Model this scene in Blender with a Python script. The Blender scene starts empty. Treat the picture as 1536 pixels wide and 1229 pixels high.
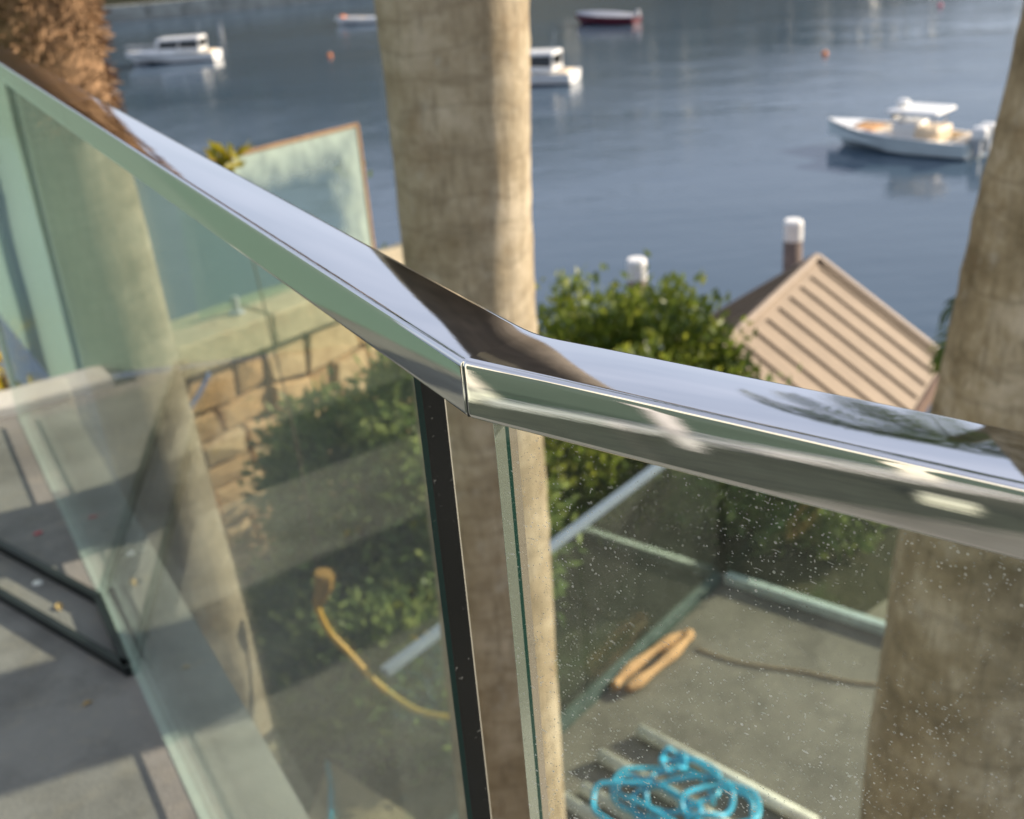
import bpy, bmesh, math, random
from mathutils import Vector, Matrix, noise
random.seed(7)
R = math.radians
sc = bpy.context.scene
col = sc.collection
Z0 = 11.0                                   # eye height above the water (water level is z = 0)

# ------------------------------------------------------------------ camera
cd = bpy.data.cameras.new('camera')
cam = bpy.data.objects.new('camera', cd); col.objects.link(cam)
cx = Vector((0.99637, -0.03505, -0.07758)); cy = Vector((0.08514, 0.41026, 0.90799)); cz = Vector((0.0, -0.91129, 0.41175))
M = Matrix((cx, cy, cz)).transposed().to_4x4(); M.translation = (0, 0, Z0)
cam.matrix_world = M
cd.sensor_width = 36; cd.lens = 41.30; cd.clip_start = 0.02; cd.clip_end = 3000
cd.dof.use_dof = True; cd.dof.focus_distance = 0.385; cd.dof.aperture_fstop = 17.0
sc.camera = cam
# ------------------------------------------------------------------ sky, sun, exposure
SUN_AZ, SUN_EL = 71.0, 22.5                 # degrees clockwise from +Y, degrees up
w = bpy.data.worlds.new('World'); sc.world = w; w.use_nodes = True
nt = w.node_tree; nt.nodes.clear()
out = nt.nodes.new('ShaderNodeOutputWorld'); bg = nt.nodes.new('ShaderNodeBackground')
sky = nt.nodes.new('ShaderNodeTexSky'); sky.sky_type = 'NISHITA'; sky.sun_disc = False
sky.sun_elevation = R(SUN_EL); sky.sun_rotation = R(SUN_AZ); sky.air_density = 1.0; sky.dust_density = 1.6; sky.ozone_density = 1.5
# thin high cloud over the whole sky
tc = nt.nodes.new('ShaderNodeTexCoord'); mp = nt.nodes.new('ShaderNodeMapping'); mp.inputs['Scale'].default_value = (1, 1, 3.0)
nz = nt.nodes.new('ShaderNodeTexNoise'); nz.inputs['Scale'].default_value = 2.2; nz.inputs['Detail'].default_value = 6; nz.inputs['Roughness'].default_value = .55
rp = nt.nodes.new('ShaderNodeValToRGB'); rp.color_ramp.elements[0].position = .30; rp.color_ramp.elements[1].position = .75
rp.color_ramp.elements[0].color = (.40,)*3 + (1,); rp.color_ramp.elements[1].color = (.85,)*3 + (1,)
mx = nt.nodes.new('ShaderNodeMix'); mx.data_type = 'RGBA'; mx.inputs['B'].default_value = (6.6, 7.0, 8.4, 1)
nt.links.new(tc.outputs['Generated'], mp.inputs['Vector']); nt.links.new(mp.outputs[0], nz.inputs['Vector'])
nt.links.new(nz.outputs['Fac'], rp.inputs['Fac']); nt.links.new(rp.outputs['Color'], mx.inputs['Factor'])
nt.links.new(sky.outputs[0], mx.inputs['A']); nt.links.new(mx.outputs['Result'], bg.inputs['Color'])
bg.inputs['Strength'].default_value = 0.078
nt.links.new(bg.outputs[0], out.inputs['Surface'])
sl = bpy.data.lights.new('sun', 'SUN'); sl.energy = 5.0; sl.angle = R(0.6); sl.color = (1.0, 0.86, 0.68)
so = bpy.data.objects.new('sun', sl); col.objects.link(so)
sd = Vector((math.sin(R(SUN_AZ))*math.cos(R(SUN_EL)), math.cos(R(SUN_AZ))*math.cos(R(SUN_EL)), math.sin(R(SUN_EL))))
so.rotation_euler = sd.to_track_quat('Z', 'Y').to_euler(); so.location = (20, 10, 40)
vs = sc.view_settings; vs.view_transform = 'Standard'; vs.look = 'None'; vs.exposure = 0.85; vs.gamma = 1; vs.use_curve_mapping = False
sc.render.engine = 'CYCLES'
sc.cycles.use_denoising = True; sc.cycles.transparent_max_bounces = 24; sc.cycles.max_bounces = 8; sc.cycles.diffuse_bounces = 3
sc.cycles.caustics_reflective = False; sc.cycles.caustics_refractive = False; sc.cycles.sample_clamp_indirect = 6

# ------------------------------------------------------------------ material helpers
class NT:
    def __init__(s, name):
        s.m = bpy.data.materials.new(name); s.m.use_nodes = True; s.t = s.m.node_tree; s.t.nodes.clear()
        s.out = s.n('ShaderNodeOutputMaterial')
    def n(s, kind, **kw):
        x = s.t.nodes.new(kind)
        for k, v in kw.items():
            if hasattr(x, k): setattr(x, k, v)
            else: x.inputs[k].default_value = v
        return x
    def l(s, a, b): s.t.links.new(a, b)
    def coord(s, scale=(1, 1, 1), kind='Object'):
        c = s.n('ShaderNodeTexCoord'); m = s.n('ShaderNodeMapping'); m.inputs['Scale'].default_value = scale
        s.l(c.outputs[kind], m.inputs['Vector']); return m.outputs[0]
    def noise(s, vec, scale, detail=5, rough=.55, dist=0):
        x = s.n('ShaderNodeTexNoise'); x.inputs['Scale'].default_value = scale; x.inputs['Detail'].default_value = detail
        x.inputs['Roughness'].default_value = rough; x.inputs['Distortion'].default_value = dist
        s.l(vec, x.inputs['Vector']); return x.outputs['Fac']
    def ramp(s, fac, stops):
        x = s.n('ShaderNodeValToRGB'); e = x.color_ramp.elements
        while len(e) < len(stops): e.new(.5)
        for i, (p, c) in enumerate(stops):
            e[i].position = p; e[i].color = (c, c, c, 1) if isinstance(c, (int, float)) else tuple(c) + (1,)
        s.l(fac, x.inputs['Fac']); return x.outputs['Color']
    def mix(s, fac, a, b, blend='MIX'):
        x = s.n('ShaderNodeMix'); x.data_type = 'RGBA'; x.blend_type = blend
        for v, k in ((fac, 'Factor'), (a, 'A'), (b, 'B')):
            if hasattr(v, 'is_linked') or hasattr(v, 'links'): s.l(v, x.inputs[k])
            elif k == 'Factor': x.inputs[k].default_value = v
            else: x.inputs[k].default_value = tuple(v) + (1,)
        return x.outputs['Result']
    def math(s, op, a, b=None, clamp=False):
        x = s.n('ShaderNodeMath'); x.operation = op; x.use_clamp = clamp
        for i, v in enumerate((a, b)):
            if v is None: continue
            if hasattr(v, 'links'): s.l(v, x.inputs[i])
            else: x.inputs[i].default_value = v
        return x.outputs[0]
    def bump(s, h, strength=.3, dist=.01, normal=None):
        x = s.n('ShaderNodeBump'); x.inputs['Strength'].default_value = strength; x.inputs['Distance'].default_value = dist
        s.l(h, x.inputs['Height'])
        if normal is not None: s.l(normal, x.inputs['Normal'])
        return x.outputs['Normal']
    def pbr(s, color=None, rough=.6, metal=0, normal=None, spec=.5, **kw):
        x = s.n('ShaderNodeBsdfPrincipled')
        if hasattr(color, 'links'): s.l(color, x.inputs['Base Color'])
        elif color: x.inputs['Base Color'].default_value = tuple(color) + (1,)
        if hasattr(rough, 'links'): s.l(rough, x.inputs['Roughness'])
        else: x.inputs['Roughness'].default_value = rough
        x.inputs['Metallic'].default_value = metal; x.inputs['Specular IOR Level'].default_value = spec
        if normal is not None: s.l(normal, x.inputs['Normal'])
        for k, v in kw.items(): x.inputs[k].default_value = v
        return x.outputs[0]
    def done(s, sh): s.l(sh, s.out.inputs['Surface']); return s.m

def simple(name, c, rough=.6, metal=0, var=.15, scale=6, bump=0, bscale=60, spec=.5):
    t = NT(name); v = t.coord()
    f = t.noise(v, scale, 6)
    c0 = tuple(x*(1-var) for x in c); c1 = tuple(min(1, x*(1+var)) for x in c)
    colr = t.ramp(f, [(.3, c0), (.7, c1)])
    nrm = t.bump(t.noise(v, bscale, 4), bump, .01) if bump else None
    return t.done(t.pbr(colr, rough, metal, nrm, spec))

MT = {}
def mat_steel(name, rough, streak):
    t = NT(name); uv = t.coord((1, 1, 1), 'UV')
    m = t.n('ShaderNodeMapping'); m.inputs['Scale'].default_value = (9, 2600, 1); t.l(uv, m.inputs['Vector'])
    f1 = t.noise(m.outputs[0], 1.0, 3, .6)
    m2 = t.n('ShaderNodeMapping'); m2.inputs['Scale'].default_value = (14, 60, 1); t.l(uv, m2.inputs['Vector'])
    f2 = t.noise(m2.outputs[0], 1.0, 2, .5)
    n1 = t.bump(f2, .006*streak, .0015)
    n2 = t.bump(f1, .014*streak, .0003, n1)
    f3 = t.noise(uv, 26, 5)
    rg = t.ramp(f3, [(.35, rough), (.75, rough*1.9)])
    return t.done(t.pbr((.74, .735, .73), rg, 1.0, n2))
MT['steel'] = mat_steel('polished_steel', .018, 1.0)
MT['satin'] = mat_steel('satin_steel', .10, 3.0)

def mat_glass(name, tint, dust, spots, streaks=.5):
    t = NT(name); uv = t.coord((1, 1, 1), 'UV')
    lw = t.n('ShaderNodeLayerWeight'); lw.inputs['Blend'].default_value = .5
    p5 = t.math('POWER', lw.outputs['Facing'], 5.0)
    fr = t.math('ADD', t.math('MULTIPLY', p5, .955), .043)
    tr = t.n('ShaderNodeBsdfTransparent'); tr.inputs['Color'].default_value = tuple(tint) + (1,)
    gl = t.n('ShaderNodeBsdfGlossy'); gl.inputs['Roughness'].default_value = .004
    # very slight waviness of toughened glass
    wv = t.bump(t.noise(uv, 7, 1), .02, .004); t.l(wv, gl.inputs['Normal'])
    ms = t.n('ShaderNodeMixShader'); t.l(fr, ms.inputs[0]); t.l(tr.outputs[0], ms.inputs[1]); t.l(gl.outputs[0], ms.inputs[2])
    # dried salt spots, short curved marks and dust
    df = t.n('ShaderNodeBsdfDiffuse'); df.inputs['Color'].default_value = (.80, .80, .74, 1)
    tot = None
    if spots > 0:
        clump = t.ramp(t.noise(uv, 11, 4, .65), [(.40, 0.0), (.56, 1.0)])
        def vor(scale, sx, sy, rot, rad, keep, warp):
            wn = t.n('ShaderNodeTexNoise'); wn.inputs['Scale'].default_value = 38; wn.inputs['Detail'].default_value = 2; t.l(uv, wn.inputs['Vector'])
            sub = t.n('ShaderNodeVectorMath'); sub.operation = 'SCALE'; t.l(wn.outputs['Color'], sub.inputs[0]); sub.inputs['Scale'].default_value = warp
            add = t.n('ShaderNodeVectorMath'); add.operation = 'ADD'; t.l(uv, add.inputs[0]); t.l(sub.outputs[0], add.inputs[1])
            m = t.n('ShaderNodeMapping'); m.inputs['Scale'].default_value = (sx, sy, 0); m.inputs['Rotation'].default_value = (0, 0, rot); t.l(add.outputs[0], m.inputs['Vector'])
            v = t.n('ShaderNodeTexVoronoi'); v.inputs['Scale'].default_value = scale; t.l(m.outputs[0], v.inputs['Vector'])
            sp = t.n('ShaderNodeSeparateColor'); t.l(v.outputs['Color'], sp.inputs[0])
            size = t.math('MULTIPLY', sp.outputs[1], rad)
            a = t.math('LESS_THAN', v.outputs['Distance'], size)
            b = t.math('GREATER_THAN', sp.outputs[0], keep)
            return t.math('MULTIPLY', a, b)
        s1 = vor(480, 1, 1, 0, .26, .72, 0.004)
        s2 = vor(150, .6, 2.6, .6, .15, .64, 0.016)
        s3 = vor(200, 2.2, .7, -.3, .13, .78, 0.012)
        s4 = vor(760, 1, 1.3, .3, .34, .60, 0.003)
        tot = t.math('ADD', t.math('ADD', s1, s2), t.math('ADD', s3, s4), True)
        sv = t.n('ShaderNodeSeparateXYZ'); t.l(uv, sv.inputs[0])
        splash = t.ramp(sv.outputs[1], [(.86, 1.0), (1.0, .55)])            # more splashed towards the foot
        fade = t.ramp(t.noise(uv, 170, 2, .6), [(.36, .25), (.52, 1.0)])     # each mark its own strength
        tot = t.math('MULTIPLY', tot, t.math('MULTIPLY', splash, fade))
        tot = t.math('MULTIPLY', tot, t.math('ADD', t.math('MULTIPLY', clump, .88), .12))
        tot = t.math('MULTIPLY', tot, spots)
    m3 = t.n('ShaderNodeMapping'); m3.inputs['Scale'].default_value = (150, 3.5, 1); t.l(uv, m3.inputs['Vector'])
    drip = t.ramp(t.noise(m3.outputs[0], 1, 4, .6), [(.45, 0.0), (.8, 1.0)])
    film = t.ramp(t.noise(uv, 5, 6, .6), [(.3, .35), (.75, 1.0)])
    dm = t.math('ADD', t.math('MULTIPLY', film, dust), t.math('MULTIPLY', drip, dust*streaks))
    msk = t.math('ADD', tot, dm, True) if tot is not None else dm
    ms2 = t.n('ShaderNodeMixShader'); t.l(msk, ms2.inputs[0]); t.l(ms.outputs[0], ms2.inputs[1]); t.l(df.outputs[0], ms2.inputs[2])
    return t.done(ms2.outputs[0])
MT['glass'] = mat_glass('balustrade_glass_left', (.925, .975, .945), .008, .07)
MT['glass_spotted'] = mat_glass('balustrade_glass_spotted', (.94, .965, .945), .012, 1.0)
MT['glass_fence'] = mat_glass('fence_glass', (.90, .955, .92), .02, 0.0, 1.2)
def mat_edge(name, c, rough=.08, dust=.3, metal=0.0):
    t = NT(name); v = t.coord()
    f = t.noise(v, 420, 3, .6); g = t.noise(v, 30, 3)
    k = t.math('MULTIPLY', t.ramp(f, [(.66, 0.0), (.72, 1.0)]), t.ramp(g, [(.45, 0.0), (.7, dust)]))
    return t.done(t.pbr(t.mix(k, c, (.55, .55, .5)), rough, metal, None, .5))
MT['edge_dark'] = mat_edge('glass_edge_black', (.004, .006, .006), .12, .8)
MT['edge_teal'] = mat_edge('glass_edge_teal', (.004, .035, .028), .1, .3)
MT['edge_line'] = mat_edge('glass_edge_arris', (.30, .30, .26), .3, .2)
MT['edge_bright'] = simple('glass_edge_bright', (.72, .88, .78), .5, 0, .05, 20)  # pale colour stands for light caught inside the pane's edge
MT['edge_pale'] = mat_edge('glass_edge_pale', (.72, .80, .72), .1, .2, .85)  # pale tint paints a bright reflection inside the glass end
MT['edge_warm'] = mat_edge('glass_edge_warm', (.70, .62, .52), .2, .2, .75)  # warm tint paints the sunlit trunk reflected inside the glass end

def mat_bark(name, c_lo, c_mid, c_hi, ring=14, moss=None):
    t = NT(name); v = t.coord()
    vs_ = t.coord((1, 1, .16)); vr = t.coord((.35, .35, 1))
    f1 = t.noise(vs_, 60, 8, .68)                # vertical fissures
    f2 = t.noise(v, 6, 8, .68)                   # blotches
    wz = t.n('ShaderNodeTexWave'); wz.wave_type = 'BANDS'; wz.bands_direction = 'Z'; wz.inputs['Scale'].default_value = ring*.30
    wz.inputs['Distortion'].default_value = 14.0; wz.inputs['Detail'].default_value = 4; wz.inputs['Detail Scale'].default_value = 1.6; wz.inputs['Detail Roughness'].default_value = .65
    t.l(vr, wz.inputs['Vector']); f3 = wz.outputs['Fac']
    f4 = t.noise(v, 150, 5, .7)
    base = t.ramp(f2, [(.32, c_lo), (.5, c_mid), (.66, c_hi)])
    base = t.mix(t.ramp(f1, [(.34, .42), (.50, 0.0)]), base, tuple(x*.42 for x in c_lo))
    base = t.mix(t.ramp(f3, [(.02, .25), (.20, 0.0)]), base, tuple(x*.5 for x in c_lo))
    base = t.mix(t.ramp(t.noise(v, 5.3, 7, .7), [(.56, 0.0), (.68, .42)]), base, moss or (.26, .175, .09))
    base = t.mix(t.ramp(t.noise(v, 11, 6, .7), [(.58, 0.0), (.68, .5)]), base, (.50, .47, .40))
    base = t.mix(t.ramp(f4, [(.55, 0.0), (.7, .3)]), base, tuple(x*.5 for x in c_lo))
    h = t.math('ADD', t.math('MULTIPLY', f1, .8), t.math('ADD', t.math('MULTIPLY', f3, .10), t.math('MULTIPLY', f4, .35)))
    return t.done(t.pbr(base, .88, 0, t.bump(h, .75, .014), .2))
MT['bark'] = mat_bark('palm_bark', (.29, .23, .145), (.43, .36, .25), (.58, .505, .38))
MT['bark_right'] = mat_bark('palm_bark_mottled', (.19, .15, .085), (.40, .335, .22), (.62, .55, .42), 9)
MT['bark_left'] = mat_bark('palm_bark_pale', (.25, .205, .135), (.42, .36, .26), (.56, .50, .38))
MT['fibre'] = simple('palm_fibre', (.24, .15, .085), .9, 0, .5, 30, .3, 90, .1)

def mat_leaf(name, dark, mid, light, trans=.35):
    t = NT(name)
    a = t.n('ShaderNodeAttribute'); a.attribute_name = 'tone'
    c = t.ramp(a.outputs['Fac'], [(0, dark), (.55, mid), (1, light)])
    p = t.pbr(c, .42, 0, None, .4)
    tl = t.n('ShaderNodeBsdfTranslucent'); t.l(t.mix(.3, c, light), tl.inputs['Color'])
    ms = t.n('ShaderNodeMixShader'); ms.inputs[0].default_value = trans; t.l(p, ms.inputs[1]); t.l(tl.outputs[0], ms.inputs[2])
    return t.done(ms.outputs[0])
MT['leaf'] = mat_leaf('shrub_leaf', (.045, .085, .015), (.115, .18, .025), (.28, .30, .042), .45)
MT['leaf_soft'] = mat_leaf('garden_leaf', (.09, .15, .05), (.185, .26, .08), (.34, .38, .12), .45)
MT['leaf_palm'] = mat_leaf('palm_leaf', (.030, .05, .02), (.06, .10, .03), (.12, .16, .05))
MT['leaf_flower'] = mat_leaf('yellow_flower', (.05, .10, .01), (.30, .26, .02), (.75, .55, .02))
MT['wood_far'] = mat_leaf('far_wood', (.018, .032, .016), (.03, .05, .025), (.05, .08, .035), .1)

def mat_concrete(name, c, rough=.85, warm=(.30, .27, .21)):
    t = NT(name); v = t.coord()
    f = t.noise(v, 2.2, 8, .62); g = t.noise(v, 22, 6, .65); h = t.noise(v, 180, 3, .6)
    base = t.ramp(f, [(.3, tuple(x*.72 for x in c)), (.7, tuple(x*1.2 for x in c))])
    base = t.mix(t.ramp(g, [(.52, 0.0), (.75, .5)]), base, warm)
    base = t.mix(t.ramp(t.noise(v, 3.4, 8, .72), [(.50, 0.0), (.64, .5)]), base, tuple(x*.42 for x in c))
    base = t.mix(t.ramp(h, [(.60, 0.0), (.7, .35)]), base, tuple(x*1.6 for x in c))
    hh = t.math('ADD', t.math('MULTIPLY', g, .6), h)
    return t.done(t.pbr(base, rough, 0, t.bump(hh, .35, .006), .3))
MT['concrete'] = mat_concrete('landing_concrete', (.215, .21, .195))
MT['concrete_low'] = mat_concrete('terrace_concrete', (.19, .172, .14))
MT['coping_white'] = mat_concrete('white_kerb', (.62, .60, .54), .7, (.55, .48, .36))
MT['paving_grey'] = mat_concrete('path_concrete', (.27, .24, .18))
MT['edge_coping'] = mat_concrete('pale_edge_coping', (.50, .52, .46), .7, (.55, .54, .46))
MT['paving'] = mat_concrete('sandy_paving', (.42, .34, .22), .85, (.5, .42, .27))
def mat_soil(name):
    t = NT(name); v = t.coord(); f = t.noise(v, 3, 8, .65); g = t.noise(v, 30, 5)
    c = t.ramp(f, [(.3, (.035, .035, .018)), (.55, (.06, .055, .03)), (.75, (.05, .075, .025))])
    return t.done(t.pbr(c, .95, 0, t.bump(g, .8, .04), .2))
MT['soil'] = mat_soil('garden_soil')

def mat_water(name):
    t = NT(name)
    v1 = t.coord((1, 1, 1)); v2 = t.coord((.35, 1, 1))
    f1 = t.noise(v2, 1.6, 4, .55, .4); f2 = t.noise(v1, .22, 3, .5); f3 = t.noise(v2, 6, 2, .5)
    h = t.math('ADD', t.math('ADD', t.math('MULTIPLY', f1, .32), t.math('MULTIPLY', f2, 1.0)), t.math('MULTIPLY', f3, .05))
    gust = t.noise(t.coord((.016, .06, 1)), 1.0, 6, .6, .8)
    wind = t.ramp(gust, [(.38, .04), (.62, .16)])
    h = t.math('MULTIPLY', h, t.ramp(gust, [(.35, .55), (.65, 1.25)]))
    b = t.bump(h, .18, .35)
    return t.done(t.pbr((.050, .082, .118), wind, 0, b, .5, IOR=1.333))
MT['water'] = mat_water('harbour_water')

def mat_stone(name, c, c2):
    t = NT(name); v = t.coord()
    oi = t.n('ShaderNodeObjectInfo')
    f = t.noise(v, 9, 7, .65); g = t.noise(v, 60, 4, .6)
    b = t.mix(oi.outputs['Random'], c, c2)
    b = t.mix(t.ramp(f, [(.35, .6), (.65, 0.0)]), b, tuple(x*.62 for x in c))
    b = t.mix(t.ramp(t.noise(v, 4, 5), [(.55, 0.0), (.75, .5)]), b, (.40, .22, .12))
    return t.done(t.pbr(b, .9, 0, t.bump(t.math('ADD', f, t.math('MULTIPLY', g, .5)), .7, .02), .2))
MT['stone'] = mat_stone('sandstone', (.66, .41, .20), (.82, .64, .40))
MT['coping'] = mat_stone('sandstone_coping', (.60, .50, .32), (.66, .55, .36))
MT['mortar'] = simple('wall_mortar', (.16, .13, .09), .95, 0, .3, 20, .6, 50)
def mat_frosted(name, tint, cover):
    t = NT(name); uv = t.coord((1, 1, 1), 'UV')
    sx = t.n('ShaderNodeSeparateXYZ'); t.l(uv, sx.inputs[0])
    # bloom of lime along the top and side edges (uv are metres from those edges)
    e = t.math('MINIMUM', sx.outputs[0], sx.outputs[1])
    m = t.n('ShaderNodeMapping'); m.inputs['Scale'].default_value = (6, 3.0, 1); t.l(uv, m.inputs['Vector'])
    n = t.noise(m.outputs[0], 1.6, 5, .6)
    k = t.math('SUBTRACT', t.math('MULTIPLY', n, .34), e)
    k = t.ramp(t.math('ADD', k, .10), [(.0, 0.0), (.26, .9)])
    kk = t.math('MAXIMUM', k, cover)
    tr = t.n('ShaderNodeBsdfTransparent'); tr.inputs['Color'].default_value = tuple(tint) + (1,)
    c = t.mix(k, tuple(x*.55 for x in tint), (.72, .84, .74))
    p = t.pbr(c, .25, 0, None, .5)
    tl = t.n('ShaderNodeBsdfTranslucent'); t.l(c, tl.inputs['Color'])
    m1 = t.n('ShaderNodeMixShader'); m1.inputs[0].default_value = .4; t.l(p, m1.inputs[1]); t.l(tl.outputs[0], m1.inputs[2])
    m2 = t.n('ShaderNodeMixShader'); t.l(kk, m2.inputs[0]); t.l(tr.outputs[0], m2.inputs[1]); t.l(m1.outputs[0], m2.inputs[2])
    return t.done(m2.outputs[0])
MT['frosted'] = mat_frosted('weathered_frosted_glass', (.84, .93, .90), .10)
MT['frosted_solid'] = mat_frosted('frosted_green_glass', (.60, .88, .76), .9)
MT['frosted_deep'] = mat_frosted('frosted_deep_green_glass', (.46, .66, .56), .9)
MT['timber'] = simple('timber_edging', (.36, .22, .11), .7, 0, .25, 20, .2, 80)
MT['black'] = simple('black_steel', (.008, .012, .012), .4, 0, .3, 20)
MT['alu'] = simple('fence_aluminium', (.20, .25, .31), .5, .2, .08, 10)
MT['channel'] = simple('fence_channel', (.55, .64, .62), .45, .2, .2, 14)
MT['channel_dark'] = simple('fence_channel_dark', (.07, .10, .09), .5, .1, .3, 14)
MT['roof'] = simple('tan_roof_sheet', (.235, .18, .125), .65, 0, .10, 3, .03, 20, .25)
MT['roof_trim'] = simple('tan_roof_trim', (.26, .20, .145), .6, 0, .08, 5)
MT['boat_wall'] = simple('boathouse_board', (.16, .10, .07), .8, 0, .2, 8)
MT['pile'] = simple('pile_timber', (.16, .12, .10), .9, 0, .45, 14, .6, 30)
MT['white_cap'] = simple('pile_cap_white', (.80, .79, .76), .5, 0, .05, 8)
MT['gel_white'] = simple('white_gelcoat', (.78, .78, .76), .25, 0, .04, 4)
MT['gel_cream'] = simple('cream_gelcoat', (.74, .60, .42), .4, 0, .08, 4)
MT['gel_blue'] = simple('pale_blue_gelcoat', (.56, .64, .65), .25, 0, .05, 3)
MT['gel_red'] = simple('maroon_hull', (.10, .012, .025), .35, 0, .15, 4)
MT['antifoul'] = simple('dark_antifoul', (.02, .03, .04), .6, 0, .2, 6)
MT['tint'] = simple('tinted_window', (.015, .022, .028), .08, 0, .1, 4)
MT['chrome'] = simple('boat_stainless', (.75, .75, .75), .2, .9, .03, 4)
MT['engine_grey'] = simple('outboard_grey', (.42, .44, .46), .35, 0, .1, 4)
MT['cushion'] = simple('tan_cushion', (.50, .27, .11), .7, 0, .1, 6)
MT['cover_grey'] = simple('grey_boat_cover', (.42, .42, .44), .8, 0, .15, 8)
MT['hose_blue'] = simple('blue_hose_pvc', (.03, .40, .60), .35, 0, .35, 9)
MT['hose_yellow'] = simple('yellow_hose_pvc', (.62, .36, .03), .45, 0, .15, 12)
MT['nozzle'] = simple('brown_nozzle', (.30, .17, .03), .5, 0, .2, 20)
MT['orange'] = simple('orange_rope', (.60, .33, .15), .7, 0, .25, 40, .5, 160)
MT['orange_dull'] = simple('orange_cord', (.32, .23, .13), .7, 0, .2, 30)
MT['pipe'] = simple('weathered_pipe', (.68, .65, .56), .55, 0, .25, 14)
MT['buoy'] = simple('orange_buoy', (.75, .22, .05), .45, 0, .1, 4)
MT['buoy_pink'] = simple('pink_buoy', (.60, .16, .20), .45, 0, .1, 4)
MT['render'] = simple('house_render', (.60, .60, .54), .8, 0, .08, 3, .1, 60)
MT['pane'] = simple('door_pane', (.05, .075, .065), .04, 0, .1, 2)
MT['dry_leaf'] = simple('dry_leaf', (.42, .30, .13), .8, 0, .3, 50)
MT['pink_bit'] = simple('pink_petal', (.50, .10, .12), .7, 0, .2, 50)
MT['blue_strap'] = simple('blue_strap', (.12, .25, .62), .6, 0, .2, 40)
MT['seawall'] = simple('seawall_stone', (.30, .31, .28), .9, 0, .35, .8, .4, 3)
MT['twig'] = simple('twig_bark', (.12, .085, .05), .9, 0, .3, 30, .4, 60)
MT['sleeve'] = simple('palm_shade', (.10, .078, .058), .8, 0, .35, 14, .5, 60)
MT['box_pale'] = simple('pale_card', (.50, .52, .46), .6, 0, .05, 10)
MT['post'] = simple('screen_post', (.16, .24, .20), .5, 0, .1, 8)
MT['rug'] = simple('green_rug', (.042, .052, .044), .95, 0, .3, 12, .3, 200)
MT['rug_stripe'] = simple('rug_stripe', (.065, .075, .062), .95, 0, .2, 12)
MT['white_tile'] = simple('white_tile', (.80, .82, .76), .5, 0, .04, 10)

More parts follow.
